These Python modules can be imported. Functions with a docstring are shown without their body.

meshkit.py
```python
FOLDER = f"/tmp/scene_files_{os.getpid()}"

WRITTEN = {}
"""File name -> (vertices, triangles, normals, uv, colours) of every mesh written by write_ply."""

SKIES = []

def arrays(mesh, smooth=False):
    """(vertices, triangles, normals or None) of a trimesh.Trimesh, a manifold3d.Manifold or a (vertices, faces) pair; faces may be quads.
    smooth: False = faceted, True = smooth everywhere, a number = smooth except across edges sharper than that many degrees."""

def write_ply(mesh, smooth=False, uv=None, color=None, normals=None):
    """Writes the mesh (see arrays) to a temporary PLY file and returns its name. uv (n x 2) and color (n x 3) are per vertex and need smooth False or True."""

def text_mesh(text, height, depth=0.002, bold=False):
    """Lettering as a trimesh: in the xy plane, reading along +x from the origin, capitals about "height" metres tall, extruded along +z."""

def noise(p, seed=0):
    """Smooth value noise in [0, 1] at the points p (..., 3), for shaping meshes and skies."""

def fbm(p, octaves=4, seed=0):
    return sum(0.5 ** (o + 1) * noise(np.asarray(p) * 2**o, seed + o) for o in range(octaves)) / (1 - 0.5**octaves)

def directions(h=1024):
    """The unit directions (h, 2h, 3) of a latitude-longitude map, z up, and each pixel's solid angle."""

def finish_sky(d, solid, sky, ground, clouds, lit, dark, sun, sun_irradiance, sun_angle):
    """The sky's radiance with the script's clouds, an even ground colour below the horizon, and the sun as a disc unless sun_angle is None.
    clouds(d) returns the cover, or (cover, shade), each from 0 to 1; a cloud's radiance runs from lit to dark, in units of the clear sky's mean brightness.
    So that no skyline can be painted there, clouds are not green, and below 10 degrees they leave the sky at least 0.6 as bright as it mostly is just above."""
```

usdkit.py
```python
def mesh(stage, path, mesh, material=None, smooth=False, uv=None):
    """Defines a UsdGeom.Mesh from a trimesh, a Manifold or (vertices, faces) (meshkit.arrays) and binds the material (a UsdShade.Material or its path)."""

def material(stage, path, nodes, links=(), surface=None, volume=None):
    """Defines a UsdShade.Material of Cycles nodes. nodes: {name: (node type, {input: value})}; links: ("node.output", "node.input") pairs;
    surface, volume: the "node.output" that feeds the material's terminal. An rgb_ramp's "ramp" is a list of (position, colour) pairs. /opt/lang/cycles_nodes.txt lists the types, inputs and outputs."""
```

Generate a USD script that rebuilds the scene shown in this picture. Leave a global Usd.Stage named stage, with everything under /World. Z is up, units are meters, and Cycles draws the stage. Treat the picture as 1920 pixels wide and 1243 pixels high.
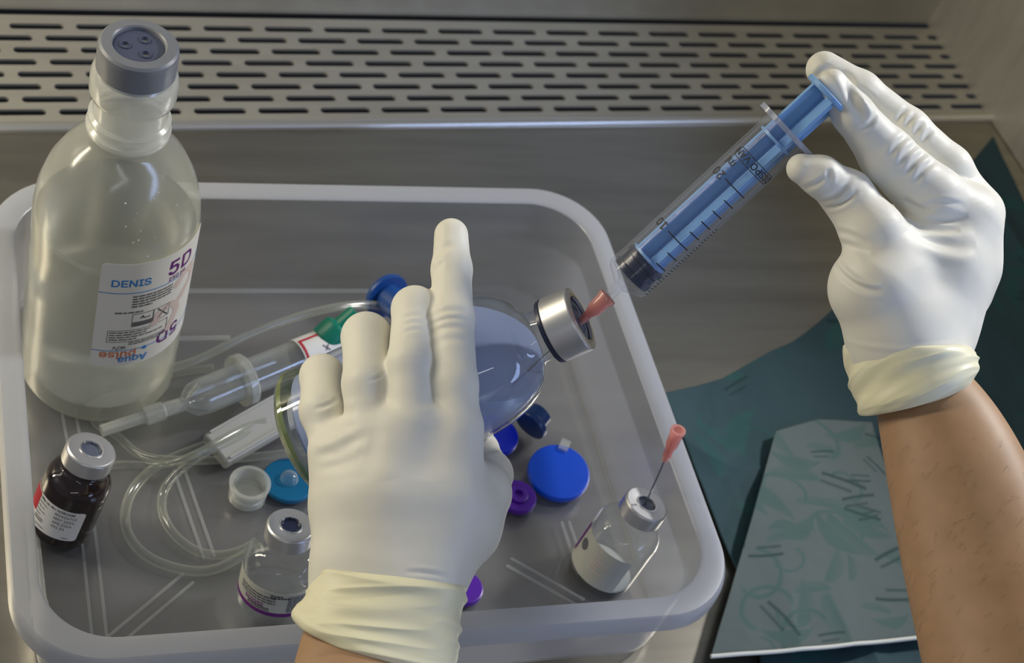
import math, numpy as np, trimesh, manifold3d as m3, shapely.geometry as sg, shapely.ops as so
from shapely import affinity
import usdkit, meshkit
from pxr import Usd, UsdGeom, UsdLux, UsdShade, Gf, Sdf, Vt

stage = Usd.Stage.CreateInMemory()
UsdGeom.SetStageUpAxis(stage, 'Z'); UsdGeom.SetStageMetersPerUnit(stage, 1.0)
UsdGeom.Xform.Define(stage, '/World'); UsdGeom.Scope.Define(stage, '/World/Looks')
rng = np.random.default_rng(7)

# ------------------------------------------------------------------ camera, light, exposure
FPX, CX, CY = 3140.0, 960.0, 621.5                       # focal length and centre in pixels of the 1920 x 1243 frame
RX = np.array([0.93839327, -0.01174776, 0.34536945])     # world x, y, z in (right, down, forward) of the camera
RY = np.array([-0.23256202, -0.76069974, 0.60601222])
RZ = np.array([0.25560316, -0.64899761, -0.7165676])
RW = np.stack([RX, RY, RZ])                              # camera -> world
EYE = np.array([0.0, 0.0, 0.656])
cam = UsdGeom.Camera.Define(stage, '/World/Camera')
_r, _u, _b = RW @ [1, 0, 0], RW @ [0, -1, 0], RW @ [0, 0, -1]
cam.AddTransformOp().Set(Gf.Matrix4d(*_r, 0, *_u, 0, *_b, 0, *EYE, 1))
cam.CreateHorizontalApertureAttr(36.0); cam.CreateVerticalApertureAttr(36.0 * 1243 / 1920)
cam.CreateFocalLengthAttr(36.0 * FPX / 1920); cam.CreateClippingRangeAttr(Gf.Vec2f(0.01, 50))
cam.CreateFStopAttr(15.0); cam.CreateFocusDistanceAttr(0.67)
cam.CreateExposureAttr(0.0)

def light(name, pos, target, w, h, power, color, along=None):
    L = UsdLux.RectLight.Define(stage, '/World/' + name)
    pos, target = np.array(pos, float), np.array(target, float)
    z = pos - target; z /= np.linalg.norm(z)
    x = np.cross([0, 1, 0.001], z) if along is None else np.array(along) - z * (np.array(along) @ z)
    x /= np.linalg.norm(x); y = np.cross(z, x)
    L.AddTransformOp().Set(Gf.Matrix4d(*x, 0, *y, 0, *z, 0, *pos, 1))
    L.CreateWidthAttr(w); L.CreateHeightAttr(h); L.CreateIntensityAttr(power); L.CreateColorAttr(Gf.Vec3f(*color)); L.CreateNormalizeAttr(True)
    return L
light('ceiling_tube', (-0.32, 0.69, 0.42), (0.20, 0.66, 0.0), 0.5, 0.06, 0.95, (1.0, 0.90, 0.70))
def spot(name, pos, target, radius, cone, soft, power, color):
    L = UsdLux.SphereLight.Define(stage, '/World/' + name)
    z = unit_(np.array(pos, float) - np.array(target, float)); x = unit_(np.cross([0, 1, 0.001], z)); y = np.cross(z, x)
    L.AddTransformOp().Set(Gf.Matrix4d(*x, 0, *y, 0, *z, 0, *np.array(pos, float), 1))
    L.CreateRadiusAttr(radius); L.CreateIntensityAttr(power); L.CreateColorAttr(Gf.Vec3f(*color)); L.CreateNormalizeAttr(True)
    s = UsdLux.ShapingAPI.Apply(L.GetPrim()); s.CreateShapingConeAngleAttr(cone); s.CreateShapingConeSoftnessAttr(soft)
    return L
unit_ = lambda v: np.asarray(v, float) / np.linalg.norm(v)
light('room_tube', (-0.15, -0.80, 1.02), (0.23, 0.39, 0.18), 0.9, 0.05, 0.30, (0.95, 0.97, 1.0))
spot('added_key_spot', (1.0, 0.62, 0.66), (0.37, 0.42, 0.23), 0.05, 21.0, 0.5, 8.0, (1.0, 0.98, 0.95))  # added spot for the key from the right, coned to spare the bench
light('added_cool_fill', (1.1, -0.35, 0.55), (0.45, 0.40, 0.10), 0.8, 0.20, 1.5, (0.42, 0.57, 1.0), (0.7, 0.1, 0.7))  # added bluish fill for the right side and the bottle highlight
dome = UsdLux.DomeLight.Define(stage, '/World/ambient'); dome.CreateIntensityAttr(0.07); dome.CreateColorAttr(Gf.Vec3f(0.80, 0.84, 0.92))

def P(px, py, d):                                         # point at depth d (m) along the ray of a pixel
    return EYE + RW @ (np.array([(px - CX) / FPX, (py - CY) / FPX, 1.0]) * d)
def G(px, py, z=0.0):                                     # point on the level plane z
    r = RW @ np.array([(px - CX) / FPX, (py - CY) / FPX, 1.0])
    return EYE + r * ((z - EYE[2]) / r[2])
def px_of(p):
    v = (np.asarray(p) - EYE) @ RW
    return np.stack([CX + FPX * v[..., 0] / v[..., 2], CY + FPX * v[..., 1] / v[..., 2]], -1)
def unit(v): return np.asarray(v, float) / np.linalg.norm(v)

# ------------------------------------------------------------------ materials
def M(name, nodes, links, surface): return usdkit.material(stage, '/World/Looks/' + name, nodes, links, surface=surface)
def plain(name, col, rough=0.5, **kw):
    return M(name, {'p': ('principled_bsdf', dict(base_color=col, roughness=rough, **kw))}, [], 'p.BSDF')
def clear(name, col, low, high, rough=0.25, tint=(1, 1, 1), power=1.0, spec=0.5, translucent=False, gloss=0.75):
    """thin see-through plastic or glass: more body where seen edge-on"""
    n = {'lw': ('layer_weight', {'blend': 0.5}), 'pw': ('math', {'math_type': 'power', 'value2': power}),
         'mr': ('map_range', dict(from_min=0.0, from_max=1.0, to_min=low, to_max=high)),
         'q5': ('math', {'math_type': 'power', 'value2': 5.0}), 'gf': ('math', {'math_type': 'multiply_add', 'value2': gloss, 'value3': 0.04 * min(1.0, gloss / 0.75) ** 1.5}),
         't': ('transparent_bsdf', {'color': tint}), 'p': ('principled_bsdf', dict(base_color=col, roughness=rough, specular_ior_level=spec)),
         'mx': ('mix_closure', {})}
    l = [('lw.facing', 'pw.value1'), ('pw.value', 'mr.value'), ('mr.result', 'mx.fac'), ('t.BSDF', 'mx.closure1'), ('mx.closure', 'mg.closure1')]
    # gloss that shows whatever the body opacity is
    n |= {'g': ('glossy_bsdf', {'color': (1, 1, 1), 'roughness': rough}), 'mg': ('mix_closure', {})}
    l += [('lw.facing', 'q5.value1'), ('q5.value', 'gf.value1'), ('gf.value', 'mg.fac'), ('g.BSDF', 'mg.closure2')]
    if translucent:
        n |= {'tl': ('translucent_bsdf', {'color': col}), 'm2': ('mix_closure', {'fac': 0.5})}
        l += [('p.BSDF', 'm2.closure1'), ('tl.BSDF', 'm2.closure2'), ('m2.closure', 'mx.closure2')]
    else:
        l += [('p.BSDF', 'mx.closure2')]
    return M(name, n, l, 'mg.closure')
def noisy(name, c1, c2, scale, rough=0.4, stretch=(1, 1, 1), bump=0.0, **kw):
    n = {'g': ('texture_coordinate', {}), 'm': ('mapping', {'scale': stretch}), 'n': ('noise_texture', {'scale': scale, 'detail': 4.0}),
         'r': ('rgb_ramp', {'ramp': [(0.3, c1), (0.7, c2)]}), 'p': ('principled_bsdf', dict(roughness=rough, **kw))}
    l = [('g.object', 'm.vector'), ('m.vector', 'n.vector'), ('n.fac', 'r.fac'), ('r.color', 'p.base_color')]
    if bump:
        n['b'] = ('bump', {'strength': bump, 'distance': 0.001}); l += [('n.fac', 'b.height'), ('b.normal', 'p.normal')]
    return M(name, n, l, 'p.BSDF')

steel = noisy('brushed_steel', (0.52, 0.50, 0.44), (0.62, 0.60, 0.53), 14.0, 0.45, (0.6, 5, 1), metallic=0.7)
steel_top = noisy('worktop_steel', (0.31, 0.29, 0.245), (0.40, 0.38, 0.32), 14.0, 0.26, (0.6, 5, 1), metallic=0.93)
steel_edge = plain('polished_steel', (0.75, 0.73, 0.68), 0.3, metallic=0.9)
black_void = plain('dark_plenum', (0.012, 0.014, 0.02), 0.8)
glove_m = noisy('latex_glove', (0.74, 0.72, 0.63), (0.78, 0.76, 0.67), 60.0, 0.5, subsurface_weight=0.0, specular_ior_level=0.35)
cuff_m = noisy('latex_cuff', (0.78, 0.74, 0.50), (0.82, 0.79, 0.57), 40.0, 0.45, specular_ior_level=0.4)
skin_m = noisy('brown_skin', (0.36, 0.215, 0.115), (0.42, 0.255, 0.14), 90.0, 0.5, bump=0.12, specular_ior_level=0.35)
hair_m = plain('arm_hair', (0.12, 0.07, 0.045), 0.5)
tub_m = clear('frosted_tub', (0.60, 0.62, 0.70), 0.15, 0.5, 0.32, (0.93, 0.94, 0.97), 1.5, translucent=True)
rim_m = clear('frosted_rim', (0.66, 0.68, 0.73), 0.55, 0.8, 0.3, (0.95, 0.96, 0.98), 1.0, translucent=True)
rib_m = clear('frosted_rib', (0.70, 0.72, 0.72), 0.25, 0.6, 0.3, (1, 1, 1), 1.0, translucent=True)
ldpe = clear('cloudy_bottle', (0.62, 0.63, 0.57), 0.34, 0.70, 0.16, (0.96, 0.97, 0.94), 1.6, translucent=True)
ldpe_neck = clear('cloudy_neck', (0.74, 0.75, 0.70), 0.62, 0.85, 0.2, (0.97, 0.97, 0.95), 1.0, translucent=True)
water = M('saline', {'p': ('principled_bsdf', dict(base_color=(0.95, 0.96, 0.93), roughness=0.2, ior=1.33, transmission_weight=1.0))}, [], 'p.BSDF')
glass = clear('clear_glass', (0.10, 0.12, 0.13), 0.02, 0.75, 0.03, (0.97, 0.985, 0.98), 4.0)
green_edge = clear('green_glass', (0.22, 0.27, 0.08), 0.35, 0.9, 0.05, (0.85, 0.92, 0.78), 1.0)
blue_water = M('blue_solution', {'p': ('principled_bsdf', dict(base_color=(0.48, 0.56, 0.86), roughness=0.12, specular_ior_level=0.5)),
                                 't': ('transparent_bsdf', {'color': (0.72, 0.80, 0.95)}), 'm': ('mix_closure', {'fac': 0.55})},
               [('t.BSDF', 'm.closure1'), ('p.BSDF', 'm.closure2')], 'm.closure')
tube_m = clear('clear_tubing', (0.56, 0.57, 0.48), 0.06, 0.50, 0.12, (0.95, 0.96, 0.93), 1.4)
hard_clear = clear('clear_hard_plastic', (0.70, 0.71, 0.68), 0.08, 0.6, 0.08, (0.97, 0.98, 0.97), 1.6)
ring_clear = clear('clear_ring_plastic', (0.66, 0.67, 0.62), 0.30, 0.65, 0.15, (0.97, 0.98, 0.97), 1.2)
barrel_m = clear('syringe_barrel', (0.62, 0.64, 0.68), 0.02, 0.30, 0.05, (0.98, 0.985, 1.0), 2.2, gloss=0.22)
flange_m = clear('syringe_flange', (0.62, 0.65, 0.72), 0.6, 0.85, 0.2, (0.95, 0.96, 1.0), 1.0, translucent=True)
amber = plain('amber_glass', (0.012, 0.003, 0.003), 0.04, coat_weight=0.5)
alu = plain('crimped_aluminium', (0.62, 0.62, 0.63), 0.38, metallic=0.9)
alu_bright = plain('bright_aluminium', (0.80, 0.80, 0.81), 0.22, metallic=0.95)
rubber = plain('grey_rubber', (0.08, 0.10, 0.15), 0.45)
rubber_dark = plain('navy_rubber', (0.012, 0.018, 0.05), 0.3)
rubber_grey = plain('grey_cap_rubber', (0.16, 0.17, 0.19), 0.42)
rubber_blue = plain('slate_rubber', (0.06, 0.07, 0.12), 0.5)
white_p = plain('white_plastic', (0.46, 0.455, 0.42), 0.45)
paper = plain('label_paper', (0.78, 0.77, 0.74), 0.55)
paper_dim = plain('label_film', (0.50, 0.50, 0.44), 0.5)
ink = plain('black_ink', (0.02, 0.02, 0.025), 0.6)
ink_grey = plain('grey_ink', (0.12, 0.12, 0.13), 0.6)
ink_blue = plain('blue_ink', (0.02, 0.22, 0.62), 0.6)
ink_purple = plain('purple_ink', (0.13, 0.006, 0.17), 0.6)
ink_red = plain('red_ink', (0.50, 0.012, 0.03), 0.6)
ink_pink = plain('pale_pink_ink', (0.68, 0.56, 0.53), 0.6)
ink_orange = plain('orange_ink', (0.62, 0.20, 0.10), 0.6)
plunger_m = plain('blue_plunger', (0.20, 0.39, 0.70), 0.35)
pink_hub = clear('pink_hub', (0.88, 0.50, 0.45), 0.5, 0.85, 0.2, (1, 0.74, 0.70), 1.0, translucent=True)
needle_m = plain('needle_steel', (0.25, 0.26, 0.28), 0.3, metallic=0.9)
blue_cap = plain('bright_blue_plastic', (0.0, 0.07, 0.62), 0.35)
royal_cap = plain('royal_blue_plastic', (0.004, 0.02, 0.55), 0.35)
navy_cap = plain('navy_plastic', (0.004, 0.03, 0.14), 0.3)
purple_cap = plain('purple_plastic', (0.09, 0.012, 0.36), 0.3)
teal_cap = plain('teal_blue_plastic', (0.0, 0.13, 0.28), 0.35)
green_cap = plain('green_plastic', (0.0, 0.20, 0.13), 0.4)
powder = plain('white_powder', (0.50, 0.50, 0.46), 0.8)

# ------------------------------------------------------------------ scene helpers
taken = {}
def free(parent, name):
    k = parent + '/' + name
    n = taken.get(k, -1) + 1; taken[k] = n
    return k if n == 0 else f'{k}_{n:03d}'
class Thing:
    pass
def thing(name, label, cat, at=None, mat=None, group=None, kind=None):
    """an Xform; mat: 4 x 4 local->world (columns), or at: a point"""
    t = Thing(); t.path = free('/World', name)
    x = UsdGeom.Xform.Define(stage, t.path)
    if mat is None:
        mat = np.eye(4); mat[:3, 3] = (0, 0, 0) if at is None else at
    t.mat = mat; t.inv = np.linalg.inv(mat)
    x.AddTransformOp().Set(Gf.Matrix4d(*mat.T.ravel().tolist()))
    tag(x.GetPrim(), label, cat, group, kind)
    return t
def tag(p, label=None, cat=None, group=None, kind=None):
    for k, v in (('label', label), ('category', cat), ('group', group), ('kind', kind)):
        if v: p.SetCustomDataByKey(k, v)
def part(parent, name, mesh, m, smooth=30, world=False, label=None, kind=None, uvw=None):
    """one Mesh under a Thing (local coordinates unless world) or under another part; returns a handle usable as parent"""
    v, f = (np.array(mesh.vertices), np.array(mesh.faces)) if hasattr(mesh, 'vertices') else meshkit.arrays(mesh)[:2]
    if world:
        v = v @ parent.inv[:3, :3].T + parent.inv[:3, 3]
    t = Thing(); t.path = free(parent.path, name); t.mat = parent.mat; t.inv = parent.inv
    g = usdkit.mesh(stage, t.path, (v, f), m, smooth)
    t.mesh = g
    if label: tag(g.GetPrim(), label)
    if kind: tag(g.GetPrim(), None, None, None, kind)
    return t
def solo(name, label, cat, mesh, m, smooth=30, kind=None):
    v, f = (np.array(mesh.vertices), np.array(mesh.faces)) if hasattr(mesh, 'vertices') else meshkit.arrays(mesh)[:2]
    path = free('/World', name)
    g = usdkit.mesh(stage, path, (v, f), m, smooth)
    tag(g.GetPrim(), label, cat, None, kind)
    return g
def frame(origin, zaxis, xhint):
    """4 x 4 whose z is zaxis and whose x lies towards xhint"""
    z = unit(zaxis); x = np.asarray(xhint, float) - z * (np.asarray(xhint) @ z); x = unit(x)
    m = np.eye(4); m[:3, 0], m[:3, 1], m[:3, 2], m[:3, 3] = x, np.cross(z, x), z, origin
    return m
def lathe(profile, n=64, fillet=True):
    """closed solid of revolution around z from (r, z) points (from the axis at the bottom to the axis at the top, or a closed ring)"""
    pr = np.array(profile, float)
    return trimesh.creation.revolve(pr, sections=n)
def ring_lathe(profile, n=64):
    pr = np.array(list(profile) + [profile[0]], float)
    return trimesh.creation.revolve(pr, sections=n)
def arc(cx, cz, r, a0, a1, n=6):
    a = np.radians(np.linspace(a0, a1, n))
    return [(cx + r * math.cos(t), cz + r * math.sin(t)) for t in a]
def smooth_path(pts, n=80):
    from scipy.interpolate import splprep, splev
    p = np.array(pts, float)
    tck, _ = splprep(p.T, s=0, k=min(3, len(p) - 1))
    return np.array(splev(np.linspace(0, 1, n), tck)).T
def sweep(path, r, sides=14, caps=True):
    p = np.asarray(path, float); n = len(p)
    rr = np.broadcast_to(np.asarray(r, float), (n,))
    t = np.gradient(p, axis=0); t /= np.linalg.norm(t, axis=1, keepdims=True) + 1e-12
    a = np.cross(t[0], [0, 0, 1.0] if abs(t[0][2]) < 0.9 else [1.0, 0, 0]); a = unit(a); A = []
    for i in range(n):
        a = unit(a - t[i] * (a @ t[i])); A.append(a)
    A = np.array(A); B = np.cross(t, A); th = np.arange(sides) * 2 * np.pi / sides
    v = p[:, None] + rr[:, None, None] * (np.cos(th)[None, :, None] * A[:, None] + np.sin(th)[None, :, None] * B[:, None])
    return grid_tube(v, caps)
def grid_tube(v, caps=True, last_only=False):
    n, s = v.shape[:2]
    i, j = np.meshgrid(np.arange(n - 1), np.arange(s), indexing='ij')
    q = np.stack([i * s + j, i * s + (j + 1) % s, (i + 1) * s + (j + 1) % s, (i + 1) * s + j], -1).reshape(-1, 4)
    f = np.vstack([q[:, [0, 1, 2]], q[:, [0, 2, 3]]]); vv = v.reshape(-1, 3)
    if caps:
        c0, c1 = len(vv), len(vv) + 1
        vv = np.vstack([vv, v[0].mean(0), v[-1].mean(0)])
        k = np.arange(s)
        f = np.vstack([f] + ([] if last_only else [np.stack([np.full(s, c0), (k + 1) % s, k], 1)]) + [np.stack([np.full(s, c1), (n - 1) * s + k, (n - 1) * s + (k + 1) % s], 1)])
    m = trimesh.Trimesh(vv, f, process=False)
    if not last_only and m.volume < 0: m.invert()
    return m
def cat(ms): return trimesh.util.concatenate([m for m in ms])
def boxm(w, d, h, bevel=0.0, at=(0, 0, 0)):
    if bevel:
        s = m3.CrossSection.square((w - 2 * bevel, d - 2 * bevel), True).offset(bevel, m3.JoinType.Round, circular_segments=16)
        v, f, _ = meshkit.arrays(s.extrude(h))
        m = trimesh.Trimesh(v, f, process=False); m.apply_translation((at[0], at[1], at[2] - h / 2)); return m
    m = trimesh.creation.box((w, d, h)); m.apply_translation(at); return m
def rounded(w, d, r, n=10):
    return sg.box(-w / 2 + r, -d / 2 + r, w / 2 - r, d / 2 - r).buffer(r, quad_segs=n)

# --- flat print wrapped round a cylinder of radius r about local z (u along the circumference from angle 0 = +x, v = height)
def wrap(mesh, r, lift=0.00012, z0=0.0, u0=0.0, rot=0.0, max_edge=0.003):
    v, f = trimesh.remesh.subdivide_to_size(mesh.vertices, mesh.faces, max_edge, max_iter=8)
    c, s = math.cos(rot), math.sin(rot)
    u, w = v[:, 0] * c - v[:, 1] * s + u0, v[:, 0] * s + v[:, 1] * c + z0
    rr = r + lift + v[:, 2]; a = u / r
    return trimesh.Trimesh(np.stack([rr * np.cos(a), rr * np.sin(a), w], 1), f, process=False)
def sheet(poly, t=0.00008):
    return trimesh.creation.extrude_polygon(poly, t, engine='earcut')
def greek(w, h, rows, seed, fill=0.9, size=0.5):
    """rows of print too small to read, as broken word bars; origin at the lower left"""
    r = np.random.default_rng(seed); out = []
    for i in range(rows):
        y = h - (i + 0.5) * h / rows; x = 0; end = w * (fill if r.random() < 0.75 else fill * r.uniform(0.4, 0.8))
        while x < end:
            l = r.uniform(0.05, 0.14) * w + 0.0004
            out.append(sg.box(x, y - size * h / rows / 2, min(x + l, end), y + size * h / rows / 2)); x += l + 0.012 * w + 0.0002
    return cat([sheet(g) for g in out])
def text(s, h, bold=False): return meshkit.text_mesh(s, h, 0.00005, bold)
def width(m): return float(m.bounds[1][0] - m.bounds[0][0])
def centred(m, x=0.5):
    m = m.copy(); m.apply_translation((-m.bounds[0][0] - x * width(m), 0, 0)); return m

# --- implicit bodies: smooth unions of tapered bones, meshed by surface nets
def bone(p, a, b, ra, rb):
    ab = b - a; t = np.clip(((p - a) @ ab) / max(ab @ ab, 1e-12), 0, 1)
    t = t.astype(np.float32)
    return np.linalg.norm(p - a - t[:, None] * ab, axis=1) - (ra + (rb - ra) * t)
def smin(a, b, k):
    h = np.maximum(k - np.abs(a - b), 0) / k
    return np.minimum(a, b) - h * h * k * 0.25
def chain(p, joints, k):
    d = None
    for (a, ra), (b, rb) in zip(joints[:-1], joints[1:]):
        e = bone(p, a, b, ra, rb)
        d = e if d is None else smin(d, e, k)
    return d
def nets(fun, lo, hi, h, B=8):
    """mesh of fun < 0 on a grid of step h; only blocks near the surface are evaluated"""
    lo = np.asarray(lo, float); nb = np.ceil((np.asarray(hi) - lo) / (h * B)).astype(int)
    n = nb * B
    I = np.stack(np.meshgrid(*[np.arange(k) for k in nb], indexing='ij'), -1).reshape(-1, 3)
    ctr = lo + (I + 0.5) * B * h - 0.5 * h
    d = fun(ctr.astype(np.float32))
    F = np.repeat(np.repeat(np.repeat(d.reshape(nb), B, 0), B, 1), B, 2).astype(np.float32)
    act = I[np.abs(d) < B * h * 1.25]
    o = np.stack(np.meshgrid(*[np.arange(B)] * 3, indexing='ij'), -1).reshape(-1, 3)
    for s in range(0, len(act), 400):
        g = (act[s:s + 400, None] * B + o[None]).reshape(-1, 3)
        F[g[:, 0], g[:, 1], g[:, 2]] = fun((lo + g * h).astype(np.float32))
    S = F < 0
    acc = np.zeros(tuple(n - 1) + (3,), np.float32); cnt = np.zeros(tuple(n - 1), np.float32)
    def sl(a, ax, off): return [slice(o_, o_ + m - 1) for o_, m in zip(off, n)]
    for ax in range(3):
        u, w = [k for k in range(3) if k != ax]
        for du in (0, 1):
            for dw in (0, 1):
                off0 = [0, 0, 0]; off0[u], off0[w] = du, dw
                off1 = list(off0); off1[ax] = 1
                f0, f1 = F[tuple(sl(F, ax, off0))], F[tuple(sl(F, ax, off1))]
                c = (f0 < 0) != (f1 < 0)
                t = np.where(c, f0 / np.where(c, f0 - f1, 1), 0)
                for k in range(3):
                    acc[..., k] += np.where(c, t if k == ax else off0[k], 0)
                cnt += c
    has = cnt > 0; idx = -np.ones(has.shape, np.int64); idx[has] = np.arange(has.sum())
    cell = np.argwhere(has)
    V = lo + (cell + acc[has] / cnt[has][:, None]) * h
    Q = []
    for ax in range(3):
        u, w = [(1, 2), (2, 0), (0, 1)][ax]
        a = [slice(1, m - 1) for m in n]; a[ax] = slice(0, n[ax] - 1); b = list(a); b[ax] = slice(1, n[ax])
        s0, s1 = S[tuple(a)], S[tuple(b)]
        e = np.argwhere(s0 != s1); flip = s0[tuple(e.T)]
        base = e + np.array([a[0].start, a[1].start, a[2].start])
        eu, ew = np.eye(3, dtype=int)[u], np.eye(3, dtype=int)[w]
        q = np.stack([idx[tuple((base - eu - ew).T)], idx[tuple((base - ew).T)], idx[tuple(base.T)], idx[tuple((base - eu).T)]], 1)
        q[~flip] = q[~flip][:, ::-1]
        Q.append(q)
    Q = np.vstack(Q); Q = Q[(Q >= 0).all(1)]
    m = trimesh.Trimesh(V, np.vstack([Q[:, [0, 1, 2]], Q[:, [0, 2, 3]]]), process=False)
    from scipy.sparse import coo_matrix, diags
    e = m.edges_unique; w = coo_matrix((np.ones(2 * len(e)), (np.r_[e[:, 0], e[:, 1]], np.r_[e[:, 1], e[:, 0]])), shape=(len(V), len(V))).tocsr()
    deg = np.maximum(np.asarray(w.sum(1)).ravel(), 1); W = diags(1 / deg) @ w; x = m.vertices.copy()
    for it in range(6):
        x = x + 0.5 * (W @ x - x); x = x - 0.51 * (W @ x - x)
    m.vertices = x
    if m.volume < 0: m.invert()
    return m
def J(px, py, d, rpx): return (P(px, py, d).astype(np.float32), rpx * d / FPX)
def seg_dist(q, poly):
    best = np.full(len(q), 1e9); along_ = np.zeros(len(q)); poly = np.asarray(poly, float); n = len(poly) - 1
    for i, (a, b) in enumerate(zip(poly[:-1], poly[1:])):
        ab = b - a; t = np.clip(((q - a) @ ab) / (ab @ ab + 1e-9), 0, 1)
        d = np.linalg.norm(q - a - t[:, None] * ab, axis=1)
        along_ = np.where(d < best, (i + t) / n, along_); best = np.minimum(best, d)
    return best, along_
def crease(mesh, grooves):
    """folds in the glove: grooves (negative) and ridges (positive) along lines on the side of the hand that faces the worker"""
    v = mesh.vertices.copy(); nrm = mesh.vertex_normals; q = px_of(v)
    facing = np.clip((nrm * -unit_rows(v - EYE)).sum(1) * 2.5, 0, 1)
    d = np.zeros(len(v))
    for line, w, depth in grooves:
        ln = np.array(line, float)
        lo, hi = ln.min(0) - 4 * w, ln.max(0) + 4 * w
        k = np.nonzero(((q > lo) & (q < hi)).all(1))[0]
        if len(k) == 0: continue
        if len(ln) > 2: ln = smooth_path(ln, 16)
        s, tt = seg_dist(q[k], ln)
        d[k] += depth * np.sin(np.pi * np.clip(tt, 0, 1)) ** 0.6 * (np.exp(-(s / w) ** 2) - 0.45 * np.exp(-((s - 1.9 * w) / w) ** 2))
    mesh.vertices = v + nrm * (d * facing)[:, None]
    return mesh
def unit_rows(a): return a / np.linalg.norm(a, axis=1, keepdims=True)

# ------------------------------------------------------------------ the cabinet: worktop, grille, rear panel, right wall
ROT = 0.0587                                               # the grille runs slightly askew to the tub
def V2(u, v, z=0.0):                                      # cabinet coordinates: u along the grille, v away from the worker
    c, s = math.cos(ROT), math.sin(ROT)
    return np.array([u * c - v * s, u * s + v * c, z])
CM = np.eye(4); CM[:3, 0], CM[:3, 1] = V2(1, 0), V2(0, 1)
U0, U1, VL = -0.75, 0.765, 0.6975
top = boxm(U1 - U0, VL + 0.5, 0.004, at=((U0 + U1) / 2, (VL - 0.5) / 2, -0.002)); top.apply_transform(CM)
solo('worktop', 'brushed stainless steel worktop under the plastic tub', 'worktop', top, steel_top, kind='structure')
lip = sg.Polygon([(VL - 0.001, -0.003), (VL - 0.001, 0.0005)] + [(VL + 0.0025 - 0.0035 * math.cos(a), 0.0005 + 0.0035 * math.sin(a)) for a in np.linspace(0.3, np.pi - 0.3, 8)] + [(VL + 0.006, -0.003)])
lm = trimesh.creation.extrude_polygon(lip, U1 - U0, engine='earcut')
lm.vertices = np.stack([lm.vertices[:, 2] + U0, lm.vertices[:, 0], lm.vertices[:, 1]], 1); lm.fix_normals(); lm.apply_transform(CM)
solo('worktop_lip', 'bright polished steel lip between the worktop and the slotted grille', 'edge strip', lm, steel_edge, kind='structure')
plate = sg.box(U0, VL + 0.004, U1, 0.7965)
holes = []
for row in range(8):
    v = 0.7128 + row * 0.0105
    for k in range(-3, 21):
        u = 0.0535 + k * 0.0378 + (0.0189 if row % 2 else 0.0)
        holes.append(sg.LineString([(u + 0.0025, v), (u + 0.0285, v)]).buffer(0.0025, quad_segs=4))
plate = plate.difference(so.unary_union(holes))
gm = trimesh.creation.extrude_polygon(plate, 0.0016, engine='earcut'); gm.apply_translation((0, 0, -0.0012)); gm.apply_transform(CM)
solo('air_grille', 'perforated stainless steel air grille with staggered rows of slots', 'grille', gm, steel, smooth=False, kind='structure')
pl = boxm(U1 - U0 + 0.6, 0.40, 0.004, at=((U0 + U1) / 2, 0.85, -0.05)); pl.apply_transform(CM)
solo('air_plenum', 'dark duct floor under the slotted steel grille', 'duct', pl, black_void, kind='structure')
bp = boxm(U1 - U0, 0.004, 0.9, at=((U0 + U1) / 2, 0.802, 0.4515)); bp.apply_transform(CM)
solo('wall_back', 'stainless steel rear wall of the cabinet above the grille', 'wall', bp, steel, kind='structure')
wr = boxm(0.004, 1.0, 0.26, at=(0.762, 0.30, 0.1305)); wr.apply_transform(CM)
solo('wall_right', 'stainless steel right side wall of the cabinet', 'wall', wr, steel, kind='structure')

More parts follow.
